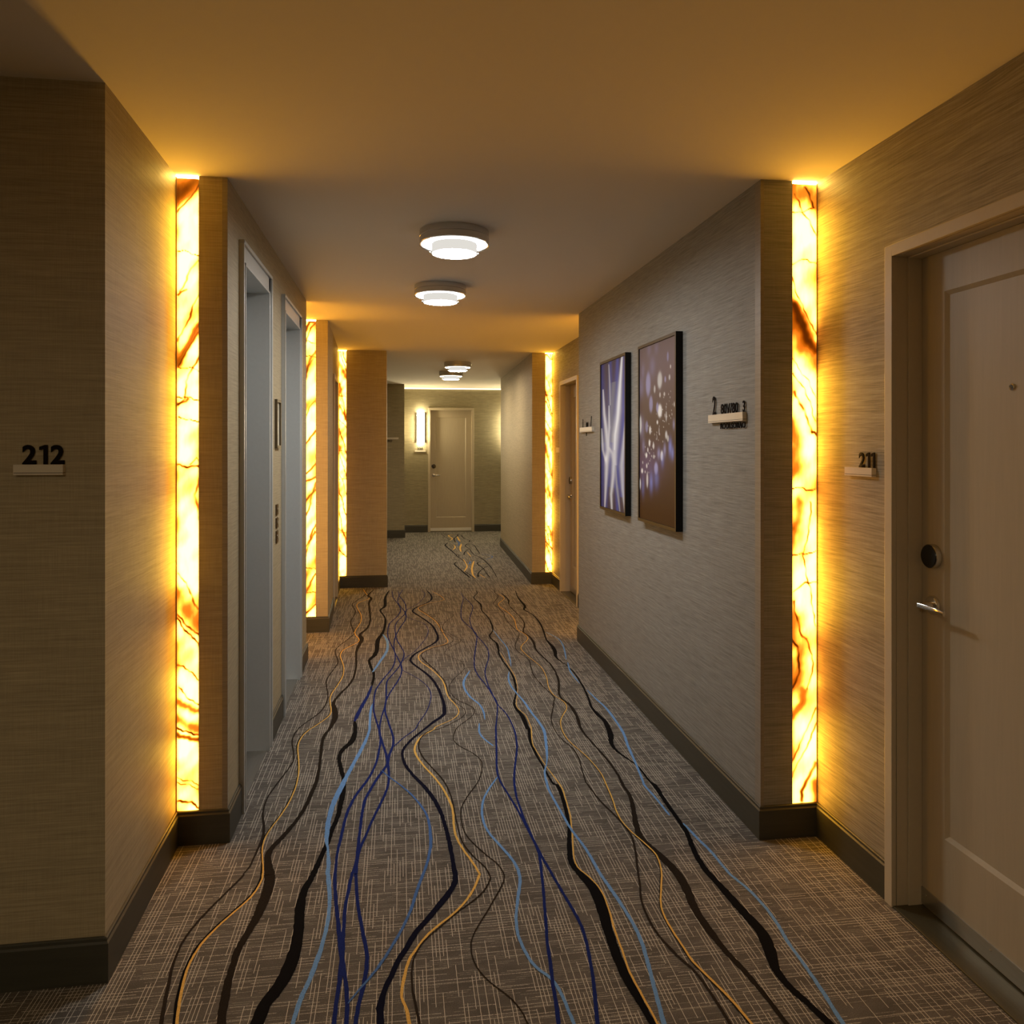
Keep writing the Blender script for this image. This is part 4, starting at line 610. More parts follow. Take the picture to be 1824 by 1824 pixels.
# slanted stretch with the far left door
FA, FB = Vector((-0.572, 6.371)), Vector((-0.634, 8.35))
FD = (FB - FA).normalized(); FN = Vector((-FD.y, FD.x))   # points to the left (into the wall)
def fpt(y, off=0.0):
    p = FA + FD * ((y - FA.y) / FD.y) + FN * off
    return (p.x, p.y)
FY0, FY1 = 7.20, 7.80
w = MB()
w.prism([fpt(6.48), fpt(FY0 - 0.03), fpt(FY0 - 0.03, 0.12), fpt(6.48, 0.12)], 0, H, M['beige_paper'])
w.prism([fpt(FY1 + 0.03), fpt(8.35), fpt(8.35, 0.12), fpt(FY1 + 0.03, 0.12)], 0, H, M['beige_paper'])
w.prism([fpt(FY0 - 0.03), fpt(FY1 + 0.03), fpt(FY1 + 0.03, 0.12), fpt(FY0 - 0.03, 0.12)], 2.14, H, M['beige_paper'])
structure(w, 'wall_left', 'short beige wall with a door between two glowing strips', 'wall')
# broad pier
w = MB().prism([(-0.78, 8.35), (-0.556, 8.35), (-0.556, 8.326), (-0.138, 8.326), (-0.138, 8.60), (-2.7, 8.60), (-2.7, 8.46), (-0.78, 8.46)], 0, H, M['beige_paper'])
structure(w, 'wall_left', 'broad amber-lit wall face where the corridor narrows', 'wall')
# side passage
w = MB().box(-2.85, -2.7, 8.3, 12.9, 0, H, M['olive_paper'])
structure(w, 'wall_left', 'far end of the side passage', 'wall')
w = MB().box(-2.85, 0.072, 12.75, 12.95, 0, H, M['olive_paper'])
structure(w, 'wall_back', 'grey-olive wall stub left of the end door with a small sign', 'wall')

# right: wall of room 211
XR = 1.585
D211 = (1.42, 2.30)      # opening
w = MB()
w.box(XR, XR + 0.14, D211[1] + 0.03, 2.80, 0, H, M['brown_paper'])
w.box(XR, XR + 0.14, -2.75, D211[0] - 0.03, 0, H, M['brown_paper'])
w.box(XR, XR + 0.14, D211[0] - 0.03, D211[1] + 0.03, 2.135, H, M['brown_paper'])
structure(w, 'wall_right', 'tan grass-cloth wall around the door of room 211', 'wall')
w = MB().box(1.355, 1.483, 2.777, 5.80, 0, H, M['gray_paper'])
w.box(1.483, 1.60, 2.80, 5.80, 0, H, M['gray_paper'])
structure(w, 'wall_right', 'long grey grass-cloth wall carrying the two framed prints', 'wall')
XF = 1.639
D213 = (7.06, 7.78)
w = MB()
w.box(XF, XF + 0.14, 5.80, D213[0] - 0.03, 0, H, M['brown_paper'])
w.box(XF, XF + 0.14, D213[1] + 0.03, 8.30, 0, H, M['brown_paper'])
w.box(XF, XF + 0.14, D213[0] - 0.03, D213[1] + 0.03, 2.15, H, M['brown_paper'])
w.box(1.60, XF, 5.74, 5.80, 0, H, M['gray_paper'])
structure(w, 'wall_right', 'amber-lit wall around the far right door', 'wall')
w = MB().prism([(1.416, 8.269), (1.561, 8.269), (1.561, 8.295), (1.80, 8.295), (1.80, 8.42), (1.60, 8.42), (1.63, 11.5), (1.494, 11.5)], 0, H, M['beige_paper'])
structure(w, 'wall_right', 'pale beige wall leading to the end of the corridor', 'wall')
w = MB().box(1.494, 2.8, 11.38, 11.50, 0, H, M['olive_paper'])
w.box(2.7, 2.85, 11.38, 13.7, 0, H, M['olive_paper'])
structure(w, 'wall_right', 'walls of the hidden bay right of the end door', 'wall')

# end wall with its door
YE = 13.52
DE = (0.522, 1.247)
w = MB()
w.box(0.05, DE[0] - 0.03, YE, YE + 0.15, 0, H, M['olive_paper'])
w.box(DE[1] + 0.03, 2.8, YE, YE + 0.15, 0, H, M['olive_paper'])
w.box(DE[0] - 0.03, DE[1] + 0.03, YE, YE + 0.15, 2.16, H, M['olive_paper'])
w.box(0.0, 0.074, 12.95, YE + 0.15, 0, H, M['olive_paper'])
structure(w, 'wall_end', 'olive grass-cloth wall closing the corridor', 'wall')
w = MB().box(-1.9, 1.75, -2.9, -2.75, 0, H, M['beige_paper'])
structure(w, 'wall_back', 'beige wall behind the camera', 'wall')
# thin lit cove at the head of the end wall
w = MB().box(0.08, 2.7, YE - 0.014, YE - 0.002, H - 0.020, H - 0.002, M['cove_glow'])
structure(w, 'trim_1', 'thin warm light line along the top of the end wall', 'cove light')

# ------------------------------------------------------------------ baseboards
BH, BT = 0.125, 0.012
def baseboard(name, pts, label, side=1):
    """one skirting run along plan points; side=+1: room lies to the right of the walking direction"""
    n = len(pts)
    P = [Vector(p) for p in pts]
    offs = []
    for i in range(n):
        dirs = []
        if i > 0: dirs.append((P[i] - P[i - 1]).normalized())
        if i < n - 1: dirs.append((P[i + 1] - P[i]).normalized())
        ns = [Vector((d.y, -d.x)) * side for d in dirs]
        if len(ns) == 1: o = ns[0]
        else:
            o = ns[0] + ns[1]
            o = o / max(0.3, (1 + ns[0].dot(ns[1])))
        offs.append(o)
    mb = MB()
    prof = [(0.0, 0.0), (BT, 0.0), (BT, BH - 0.016), (BT * 0.62, BH - 0.011), (BT * 0.62, BH - 0.003), (BT * 0.35, BH), (0.0, BH)]
    v, f = [], []
    m = len(prof)
    for i in range(n):
        for d, z in prof:
            q = P[i] + offs[i] * d
            v.append((q.x, q.y, z))
    for i in range(n - 1):
        for j in range(m):
            k = (j + 1) % m
            f.append((i * m + j, i * m + k, (i + 1) * m + k, (i + 1) * m + j))
    f.append(tuple(range(m))); f.append(tuple(range((n - 1) * m, n * m)))
    mb.add(v, f, M['base'])
    return structure(mb, name, label, 'baseboard')
baseboard('baseboard_left', [(-1.75, 2.30), LW_A, LW_B], 'dark baseboard under the 212 wall and its return')
baseboard('baseboard_left', [(-0.822, 3.045), (XE, 3.045), (XE, LIFTS[0][0] - 0.070)], 'dark baseboard of the pier before the first lift')
baseboard('baseboard_left', [(XE, LIFTS[0][1] + 0.078), (XE, LIFTS[1][0] - 0.070)], 'short baseboard between the two lift frames')
baseboard('baseboard_left', [(XE, LIFTS[1][1] + 0.078), (XE, 5.545), (-0.80, 5.545), (-0.80, 6.371)], 'short baseboard after the second lift')
baseboard('baseboard_left', [(-0.79, 6.371), (-0.572, 6.371), fpt(FY0 - 0.045)], 'baseboard of the narrow pier past the lifts')
baseboard('baseboard_left', [fpt(FY1 + 0.045), (-0.633, 8.326), (-0.138, 8.326), (-0.138, 8.60), (-1.5, 8.60)], 'dark baseboard under the broad amber wall face')
baseboard('baseboard_end', [(-2.7, 12.75), (0.074, 12.75), (0.074, YE), (DE[0] - 0.045, YE)], 'black baseboard left of the end door')
baseboard('baseboard_end', [(DE[1] + 0.045, YE), (2.7, YE)], 'black baseboard right of the end door')
baseboard('baseboard_right', [(XR, D211[1] + 0.045), (XR, 2.777), (1.355, 2.777), (1.355, 5.80), (XF, 5.80), (XF, D213[0] - 0.045)], 'long olive-brown baseboard under the grey print wall', side=-1)
baseboard('baseboard_right', [(XF, D213[1] + 0.045), (XF, 8.269), (1.416, 8.269), (1.494, 11.50), (2.7, 11.50)], 'baseboard along the far right pier and pale wall', side=-1)
baseboard('baseboard_right', [(XR, -2.7), (XR, D211[0] - 0.045)], 'baseboard on the near side of room 211', side=-1)

# ------------------------------------------------------------------ corner guards
def guard(pts, label):
    mb = MB().prism(pts, BH, H - 0.002, M['vinyl'])
    o = tag(mb.build('corner_guard'), label, 'corner guard', kind='thing')
    return o
g = 0.0016
guard([(1.355 - g, 2.777 + 0.045), (1.355 - g, 2.777 - g), (1.355 + 0.012, 2.777 - g), (1.355 + 0.012, 2.777), (1.355, 2.777), (1.355, 2.777 + 0.045)], 'satin corner guard on the grey print wall pier')
guard([(XE + g, 3.045 + 0.006), (XE + g, 3.045 - g), (XE - 0.018, 3.045 - g), (XE - 0.018, 3.045), (XE, 3.045), (XE, 3.045 + 0.006)], 'slim corner guard on the pier before the first lift')

# ------------------------------------------------------------------ doors
def panel_leaf(mb, w, h, y, th, st, top, bot, mat, x0=0.0, z0=0.008):
    """door leaf facing -y with one recessed panel"""
    x1 = x0 + w; z1 = z0 + h
    rec, sl = 0.009, 0.013
    o = [(x0, z0), (x1, z0), (x1, z1), (x0, z1)]
    a = [(x0 + st, z0 + bot), (x1 - st, z0 + bot), (x1 - st, z1 - top), (x0 + st, z1 - top)]
    b = [(a[0][0] + sl, a[0][1] + sl), (a[1][0] - sl, a[1][1] + sl), (a[2][0] - sl, a[2][1] - sl), (a[3][0] + sl, a[3][1] - sl)]
    v = [(x, y, z) for x, z in o] + [(x, y, z) for x, z in a] + [(x, y + rec, z) for x, z in b] + [(x, y + th, z) for x, z in o]
    f = []
    for i in range(4):
        k = (i + 1) % 4
        f += [(i, k, 4 + k, 4 + i), (4 + i, 4 + k, 8 + k, 8 + i), (12 + k, 12 + i, i, k)]
    f += [(8, 9, 10, 11), (15, 14, 13, 12)]
    mb.add(v, f, mat)

def frame_mesh(W, Hh, cw, cp, rev, back, mat, wall_in=0.028):
    """casing + reveal with a stop, opening 0..W x 0..Hh, wall plane y=0"""
    mb = MB()
    for s in (0, 1):
        def X(a): return a if s == 0 else W - a
        # face of the casing
        mb.box(X(-cw), X(0.0), -cp, 0.0, 0.0, Hh + cw, mat)
        mb.box(X(-wall_in), X(0.0), 0.0, back, 0.0, Hh + wall_in, mat)
        mb.box(X(0.0), X(0.006), rev * 0.45, rev + 0.0, 0.0, Hh, mat)
    mb.box(0, W, -cp, 0.0, Hh, Hh + cw, mat)
    mb.box(0, W, 0.0, back, Hh, Hh + wall_in, mat)
    mb.box(0, W, rev * 0.45, rev, Hh - 0.006, Hh, mat)
    return mb

def hotel_door(name, label, loc, rz, W, Hh, latch='left', cw=0.038, cp=0.016, rev=0.088, st=0.11, top=0.125, bot=0.26, peep=True, lock='dark', sweep=True, detail=True, push=0.0):
    t = thing(name, label, 'door', loc, rz, kind='structure')
    frame_mesh(W, Hh, cw, cp, rev, 0.135, M['casing']).build('door_frame', t, bevel=0.002)
    g = 0.004
    mb = MB(); panel_leaf(mb, W - 2 * g, Hh - 0.014, rev, 0.042, st, top, bot, M['door'], x0=g)
    mb.build('door_leaf', t)
    MB().box(g * 0 , W, rev + 0.012, rev + 0.03, Hh - 0.012, Hh, M['rubber']).box(0, 0.006, rev + 0.012, rev + 0.03, 0, Hh, M['rubber']).build('seal', t)
    MB().box(0, W, -0.012, 0.135, 0.0, 0.006, M['threshold']).build('threshold', t, bevel=0.002)
    sgn = 1 if latch == 'left' else -1
    lx = 0.062 if latch == 'left' else W - 0.062
    if sweep:
        s = MB().box(g, W - g, rev - 0.004, rev, 0.012, 0.066, M['sweep_white' if name == 'door_3' else 'steel']).build('kick_strip', t, bevel=0.0008)
        if detail:
            for q in range(4):
                xx = 0.03 + q * (W - 0.06) / 3
                MB().lathe([(0.0, -0.0018), (0.003, -0.0012), (0.0036, 0.0)], M['chrome'], 12, 'y', (xx, rev - 0.004, 0.048)).build('screw', s)
    # lock
    zl, zh = 1.140, 0.985
    lk = MB().lathe([(0.0385, 0.0), (0.0385, -0.016), (0.0365, -0.019)], M['nickel'], 40, 'y', (lx, rev, zl)).build('card_reader', t, smooth=True)
    MB().lathe([(0.0365, -0.018), (0.034, -0.0215), (0.0, -0.0225)], M['black'], 40, 'y', (lx, rev, zl)).build('reader_face', lk, smooth=True)
    hd = thing_part('lever_handle', t)
    MB().lathe([(0.030, 0.0), (0.030, -0.008), (0.027, -0.012), (0.013, -0.014), (0.012, -0.020), (0.0115, -0.045), (0.0, -0.045)], M['chrome'], 32, 'y', (lx, rev, zh)).build('rose', hd, smooth=True)
    path, rr = [], []
    for i in range(13):
        a = i / 12
        path.append((lx + sgn * (a * 0.118 - 0.008), rev - 0.050 + 0.006 * math.sin(a * PI), zh - 0.003 * a))
        rr.append(0.0095 - 0.002 * a)
    MB().tube(path, rr, M['chrome'], 12, 0.55).build('lever', hd, smooth=True)
    if peep:
        px = W / 2 if not peep is 'far' else W / 2
        pp = MB().lathe([(0.0095, 0.0), (0.0095, -0.004), (0.007, -0.006), (0.0055, -0.004)], M['chrome'], 24, 'y', (PEEP_X if detail else px, rev + 0.009, 1.652)).build('peephole', t, smooth=True)
        MB().lathe([(0.0055, -0.004), (0.0, -0.0045)], M['black'], 16, 'y', (PEEP_X if detail else px, rev + 0.009, 1.652)).build('lens', pp)
    return t
def thing_part(name, parent):
    o = bpy.data.objects.new(name, None); o.empty_display_size = 0.02
    COL.objects.link(o); o.parent = parent
    return o
PEEP_X = 0.370
hotel_door('door_1', 'taupe panelled door of room 211 with lever and round black card reader', (XR, D211[1], 0), -PI / 2, D211[1] - D211[0], 2.100, st=0.105)
hotel_door('door_2', 'taupe door beyond the grey print wall, lit amber', (XF, D213[1], 0), -PI / 2, D213[1] - D213[0], 2.110, detail=False, st=0.10)
hotel_door('door_3', 'taupe panelled door in the olive end wall', (DE[0], YE, 0), 0.0, DE[1] - DE[0], 2.118, detail=False, rev=0.05, peep=False, st=0.095, bot=0.24, top=0.12)
a = math.atan2(FD.y, FD.x)
p = fpt(FY0)
hotel_door('door_4', 'dark door seen edge-on between the two left glowing strips', (p[0], p[1], 0), a, (Vector(fpt(FY1)) - Vector(p)).length, 2.110, latch='right', detail=False)

# ------------------------------------------------------------------ lift doors
def lift(name, label, y0, y1):
    t = thing(name, label, 'lift door', (XE, y0, 0), PI / 2, kind='structure')
    W = y1 - y0
    mb = MB(); mt = M['lift_frame']
    for s in (0, 1):
        def X(a): return a if s == 0 else W - a
        mb.box(X(-0.066), X(-0.052), -0.020, 0.0, 0, HO + 0.094, mt)
        mb.box(X(-0.052), X(-0.010), -0.010, 0.0, 0, HO + 0.080, mt)
        mb.box(X(-0.010), X(0.0), -0.016, 0.098, 0, HO + 0.010, mt)
    mb.box(-0.066, W + 0.066, -0.020, 0.0, HO + 0.080, HO + 0.094, mt)
    mb.box(-0.052, W + 0.052, -0.010, 0.0, HO + 0.010, HO + 0.080, mt)
    mb.box(-0.010, W + 0.010, -0.016, 0.098, HO, HO + 0.010, mt)
    mb.build('door_frame', t, bevel=0.0015)
    for i in range(2):
        MB().box(W * i / 2 + 0.002, W * (i + 1) / 2 - 0.002, 0.100, 0.114, 0.006, HO + 0.005, M['lift_door']).build('door_panel', t, bevel=0.002)
    MB().box(0, W, 0.0, 0.114, 0.0, 0.005, M['steel']).build('sill', t)
    return t
lift('door_5', 'first lift door in a grey enamel frame, nearest the pier', *LIFTS[0])
lift('door_6', 'second lift door in a grey enamel frame beyond the call buttons', *LIFTS[1])

# call buttons and notice between the lifts
t = thing('call_button_panel', 'dark bronze lift call plates on the pier between the lifts', 'button panel', (XE, 4.19, 0.98), PI / 2)
for i, (z0, z1) in enumerate(((0.0, 0.064), (0.078, 0.132), (0.146, 0.202))):
    pl = MB().box(0, 0.062, -0.006, 0.0, z0, z1, M['button_plate']).build('button_plate', t, bevel=0.001)
    MB().lathe([(0.011, -0.006), (0.011, -0.009), (0.0, -0.010)], M['chrome'], 20, 'y', (0.031, 0.0, (z0 + z1) / 2)).build('button', pl, smooth=True)
t = thing('framed_notice', 'small bronze framed notice between the two lift frames', 'notice', (XE, 4.165, 1.478), PI / 2)
mb = MB()
W_, H_ = 0.135, 0.255
for b in ((0, W_, 0, 0.014), (0, W_, H_ - 0.014, H_), (0, 0.014, 0.014, H_ - 0.014), (W_ - 0.014, W_, 0.014, H_ - 0.014)):
    mb.box(b[0], b[1], -0.014, 0.0, b[2], b[3], M['plaque_frame'])
mb.build('frame', t)
MB().box(0.014, W_ - 0.014, -0.005, 0.0, 0.014, H_ - 0.014, M['plaque']).build('sheet', t)

# ------------------------------------------------------------------ backlit stone strips
VEINS_LEFT = [('-0.170,0.0287 0.782,0.0042', 0.5, 0.65, 1),
 ('0.000,0.0544 0.442,0.0354 1.000,0.0086', 0.03, 0.45, 1),
 ('0.000,0.1159 0.442,0.1176 1.000,0.1212', 0.02, 0.6, 0),
 ('0.000,0.1862 0.170,0.1806 0.442,0.1739', 0.05, 0.6, 0),
 ('1.000,0.1270 0.578,0.1494 0.306,0.1695 0.102,0.1806', 0.05, 0.3, 0),
 ('1.000,0.1784 0.680,0.1985 0.612,0.2164 0.442,0.2298 0.238,0.2454 0.000,0.2566', 0.06, 0.5, 0),
 ('1.000,0.2343 0.714,0.2521 0.306,0.2722 0.000,0.2923', 0.22, 0.42, 1),
 ('1.000,0.2454 0.510,0.2678 0.000,0.2968', 0.05, 0.4, 0),
 ('1.000,0.2789 0.714,0.3013 0.442,0.3236 0.374,0.3504 0.034,0.3594', 0.06, 0.4, 0),
 ('0.000,0.3471 0.374,0.3482 1.000,0.3486', 0.03, 0.6, 0),
 ('0.000,0.3576 0.374,0.3549 0.510,0.3504', 0.08, 0.8, 0),
 ('0.000,0.3806 1.000,0.3821', 0.025, 0.6, 0),
 ('0.000,0.2990 1.000,0.3035', 0.025, 0.35, 0),
 ('0.000,0.4524 0.488,0.4550 1.000,0.4579', 0.06, 0.75, 0),
 ('0.548,0.4505 0.905,0.4432 1.000,0.4653', 0.05, 0.35, 0),
 ('1.000,0.4764 0.881,0.5022 1.000,0.5391', 0.1, 0.3, 0),
 ('0.000,0.6277 0.429,0.6425 0.667,0.6609 1.000,0.6831', 0.06, 0.35, 0),
 ('0.000,0.6572 0.429,0.6831 1.000,0.7126', 0.5, 0.3, 1),
 ('0.000,0.6941 0.429,0.7200 1.000,0.7403', 0.05, 0.75, 0),
 ('0.000,0.6867 0.548,0.7126 1.000,0.7273', 0.06, 0.55, 0),
 ('0.000,0.7679 0.548,0.7790 1.000,0.7938', 0.05, 0.5, 0),
 ('0.000,0.8048 0.429,0.8233 1.000,0.8307', 0.05, 0.5, 0),
 ('0.000,0.8307 1.000,0.8417', 0.22, 0.4, 1),
 ('0.000,0.8565 1.000,0.8713', 0.3, 0.35, 1),
 ('0.000,0.8713 0.429,0.8731 1.000,0.8823', 0.05, 0.95, 0),
 ('0.000,0.8805 0.548,0.8842 1.000,0.8916', 0.14, 0.65, 1),
 ('0.000,0.9451 1.000,0.9617', 0.04, 0.28, 0),
 ('0.000,0.9525 1.000,0.9691', 0.04, 0.3, 0),
 ('0.000,0.9838 0.548,0.9894 1.000,0.9968', 0.07, 0.8, 0)]
VEINS_RIGHT = [('0.000,0.0082 1.000,0.0254', 0.7, 0.35, 1),
 ('0.491,0.0024 0.670,0.0168 0.938,0.0397', 0.05, 0.6, 0),
 ('0.089,0.0139 0.491,0.0454 1.000,0.0855', 0.04, 0.42, 0),
 ('0.000,0.0454 1.000,0.0403', 0.03, 0.35, 0),
 ('0.000,0.1285 0.491,0.1242 1.000,0.1256', 0.03, 0.35, 0),
 ('0.000,0.1514 0.223,0.1858 0.670,0.2202 1.000,0.2431', 0.04, 0.35, 0),
 ('0.000,0.1972 0.312,0.2202 0.670,0.2488 1.000,0.2689', 0.22, 0.6, 1),
 ('0.000,0.2087 0.491,0.2574 1.000,0.2946', 0.5, 0.35, 1),
 ('0.000,0.2803 0.491,0.3118 1.000,0.3519', 0.03, 0.3, 0),
 ('0.000,0.3061 0.491,0.3347 1.000,0.3834', 0.03, 0.4, 0),
 ('0.000,0.3319 0.402,0.3605 0.714,0.3863 0.804,0.4035', 0.07, 0.4, 0),
 ('0.804,0.4021 1.000,0.4035', 0.06, 0.7, 0),
 ('0.000,0.3863 0.134,0.4207 0.045,0.4636', 0.4, 0.38, 1),
 ('0.000,0.4929 1.000,0.4917', 0.025, 0.55, 0),
 ('0.312,0.5135 0.179,0.5393 0.000,0.5565', 0.25, 0.28, 1),
 ('0.759,0.5135 0.625,0.5565 0.491,0.5995 0.580,0.6367 0.804,0.6854 1.000,0.7140', 0.04, 0.42, 0),
 ('0.000,0.5966 1.000,0.5972', 0.025, 0.55, 0),
 ('0.000,0.6567 0.491,0.6467 1.000,0.6453', 0.04, 0.5, 0),
 ('0.000,0.6739 0.223,0.7083 0.446,0.7341 0.580,0.7369', 0.05, 0.45, 0),
 ('0.000,0.6997 0.312,0.7570 0.045,0.8000', 0.5, 0.34, 1),
 ('0.000,0.7369 0.179,0.7513 0.223,0.7856 0.045,0.8143', 0.06, 0.75, 0),
 ('0.580,0.7369 0.777,0.7599 0.759,0.7942 0.625,0.8143', 0.04, 0.45, 0),
 ('0.491,0.8172 0.402,0.8372 0.000,0.8573', 0.2, 0.35, 1),
 ('1.000,0.8487 0.670,0.8716 0.223,0.9088 0.000,0.9289', 0.04, 0.45, 0),
 ('1.000,0.8716 0.670,0.9002 0.000,0.9547', 0.04, 0.4, 0),
 ('1.000,0.9375 0.670,0.9604 0.357,0.9833 0.312,1.0005', 0.09, 0.7, 0),
 ('1.000,0.9718 0.938,1.0005', 0.3, 0.4, 1)]


def stone_tone(nu, nv, hgt, wid, veins, seed):
    rnd = np.random.RandomState(seed)
    u, v = np.meshgrid(np.linspace(0, 1, nu), np.linspace(0, 1, nv))
    asp = hgt / wid
    x, y = u, v * asp
    ph = rnd.uniform(0, 6.28, 12)
    wx = x + 0.05 * np.sin(y * 2.3 + ph[0]) + 0.025 * np.sin(y * 6.1 + x * 3 + ph[1]) + 0.010 * np.sin(y * 17 + ph[2])
    wy = y + 0.06 * np.sin(x * 4.0 + y * 0.9 + ph[3]) + 0.03 * np.sin(x * 9 + y * 5 + ph[4]) + 0.015 * np.sin(x * 21 + y * 13 + ph[5])
    t = 0.06 + 0.10 * np.sin(wy * 0.83 + wx * 1.9 + ph[6]) + 0.07 * np.sin(wy * 2.2 - wx * 2.6 + ph[7]) + 0.045 * np.sin(wy * 5.3 + wx * 5.1 + ph[8])
    t = np.maximum(t, 0.0)
    t = t + 0.13 * np.exp(-((u - 0.0) / 0.10) ** 2) + 0.07 * np.exp(-((u - 1.0) / 0.08) ** 2)
    for pts, w, inten, soft in veins:
        if isinstance(pts, str):
            pts = [tuple(float(c) for c in a.split(',')) for a in pts.split()]
        d = np.full(x.shape, 1e9)
        for i in range(len(pts) - 1):
            ax, ay = pts[i][0], pts[i][1] * asp
            bx, by = pts[i + 1][0], pts[i + 1][1] * asp
            L2 = (bx - ax) ** 2 + (by - ay) ** 2 + 1e-9
            s = np.clip(((wx - 0.02 - ax) * (bx - ax) + (wy - ay) * (by - ay)) / L2, 0, 1)
            d = np.minimum(d, np.hypot(wx - 0.02 - ax - s * (bx - ax), wy - ay - s * (by - ay)))
        if soft:
            t = t + inten * np.exp(-(d / (w * 0.75)) ** 2)
        else:
            k = 0.75 + 0.35 * np.sin(wy * 7 + wx * 9)
            t = t + inten * k * np.exp(-(d / (w * 0.60)) ** 2) + 0.12 * inten * np.exp(-(d / (w * 2.6)) ** 2)
    return np.clip(t, 0, 1)

def random_veins(seed, slope):
    r = random.Random(seed)
    out = []
    v = -0.05
    while v < 1.03:
        dv = r.uniform(0.02, 0.16) * slope
        pts = [(0.0, v), (0.33, v + dv * r.uniform(0.2, 0.5)), (0.66, v + dv * r.uniform(0.5, 0.8)), (1.0, v + dv)]
        wide = r.random() < 0.22
        out.append((pts, r.uniform(0.2, 0.40) if wide else r.uniform(0.04, 0.09), r.uniform(0.12, 0.28) if wide else r.uniform(0.3, 0.75), 1 if wide else 0))
        if r.random() < 0.2: out.append(([(0, v + 0.02), (1, v + 0.022)], 0.025, 0.5, 0))
        v += r.uniform(0.02, 0.10)
    return out

def stone_strip(label, x0, x1, y, veins, seed, edge_side, nv=620, nu=34, rz=0.0):
    """slab facing -y between x0 and x1, standing on the baseboard, a lit gap above"""
    t = thing('backlit_stone_strip', label, 'light panel', ((x0 + x1) / 2, y, BH), rz, group='glowing onyx light strips')
    wid = x1 - x0; z1 = H - 0.010 - BH
    ew = 0.0035
    a, b = (-wid / 2 + (ew if edge_side < 0 else 0)), (wid / 2 - (ew if edge_side > 0 else 0))
    tone = stone_tone(nu, nv, z1, b - a, veins, seed)
    us = np.linspace(a, b, nu); vs = np.linspace(z1, 0, nv)
    verts = [(float(p), 0.0, float(q)) for q in vs for p in us]
    faces = [(j * nu + i, (j + 1) * nu + i, (j + 1) * nu + i + 1, j * nu + i + 1) for j in range(nv - 1) for i in range(nu - 1)]
    k = len(verts)
    # closed slab: sides and back
    verts += [(a, 0.0, 0.0), (b, 0.0, 0.0), (b, 0.0, z1), (a, 0.0, z1), (a, 0.018, 0.0), (b, 0.018, 0.0), (b, 0.018, z1), (a, 0.018, z1)]
    faces += [(k + 1, k, k + 4, k + 5), (k + 2, k + 1, k + 5, k + 6), (k + 3, k + 2, k + 6, k + 7), (k, k + 3, k + 7, k + 4), (k + 5, k + 4, k + 7, k + 6)]
    me = bpy.data.meshes.new('stone_slab')
    me.from_pydata(verts, [], faces)
    me.materials.append(M['onyx']); me.materials.append(M['edge'])
    at = me.attributes.new('tone', 'FLOAT', 'POINT')
    at.data.foreach_set('value', np.concatenate([tone.ravel(), np.full(8, 0.5)]))
    mi = [0] * ((nv - 1) * (nu - 1)) + [1] * 5
    me.polygons.foreach_set('material_index', mi)
    o = bpy.data.objects.new('stone_slab', me); COL.objects.link(o); o.parent = t
    ex = (-wid / 2, -wid / 2 + ew) if edge_side < 0 else (wid / 2 - ew, wid / 2)
    MB().box(ex[0], ex[1], -0.002, 0.018, 0.0, z1 + 0.004, M['edge']).build('edge_strip', t)
    MB().box(-wid / 2, wid / 2, 0.002, 0.020, z1 + 0.003, z1 + 0.0085, M['gap_glow']).build('light_gap', t)
    return t
stone_strip('glowing onyx strip beside the 212 wall return', -0.8265, -0.7465, 3.047, VEINS_LEFT, 3, -1, 700, 36)
stone_strip('glowing onyx strip beside the sign of room 211', 1.4835, 1.5845, 2.778, VEINS_RIGHT, 8, 1, 700, 36)
stone_strip('glowing onyx strip just past the second lift', -0.795, -0.666, 6.373, random_veins(21, -1), 5, -1, 420, 28)
stone_strip('glowing onyx strip left of the broad amber wall face', -0.634, -0.557, 8.328, random_veins(33, 1), 6, -1, 360, 24)
stone_strip('glowing onyx strip beside the far right door', 1.562, 1.6385, 8.271, random_veins(47, 1), 9, 1, 360, 24)

stone_strip('onyx strip on the far end of the lift wall, facing away', -0.795, -0.665, 5.547, random_veins(51, 1), 11, 1, 220, 16, PI)
stone_strip('onyx strip on the far end of the grey print wall, facing away', 1.483, 1.630, 5.802, random_veins(62, 1), 12, -1, 220, 16, PI)

# ------------------------------------------------------------------ ceiling lamps
def ceiling_lamp(label, x, y, seed=0, glow='lamp_glow'):
    t = thing('ceiling_lamp', label, 'ceiling lamp', (x, y, H), 0.0, group='flush drum lamps along the ceiling')
    MB().lathe([(0.155, 0.0), (0.163, -0.001), (0.163, -0.030), (0.1615, -0.031), (0.163, -0.032), (0.163, -0.060), (0.158, -0.062), (0.156, -0.060), (0.156, -0.050)], M['nickel'], 72).build('metal_ring', t, smooth=True)
    MB().lathe([(0.156, -0.052), (0.146, -0.060), (0.106, -0.061)], M[glow], 64).build('upper_diffuser', t, smooth=True)
    MB().lathe([(0.158, -0.0625), (0.1645, -0.0625), (0.1645, -0.0665), (0.150, -0.0665), (0.150, -0.0625), (0.158, -0.0625)], M['glass'], 64).build('glass_rim', t, smooth=True)
    MB().lathe([(0.107, -0.060), (0.107, -0.104), (0.104, -0.106)], M['lamp_side'], 64).build('drum_side', t, smooth=True)
    MB().lathe([(0.104, -0.1055), (0.06, -0.108), (0.0, -0.109)], M[glow], 64).build('lower_diffuser', t, smooth=True)
    for a in (0.12, PI - 0.12, PI / 2):
        MB().lathe([(0.0, 0.006), (0.004, 0.004), (0.005, 0.0), (0.004, -0.004), (0.0, -0.006)], M['chrome'], 12, 'z', (0.114 * math.cos(a), 0.114 * math.sin(a), -0.100)).build('finial', t, smooth=True)
    return t
ceiling_lamp('nearest drum ceiling lamp, in front of the first lift', 0.2547, 3.66, 0)
ceiling_lamp('second drum ceiling lamp, level with the second lift', 0.2535, 4.912, 1)
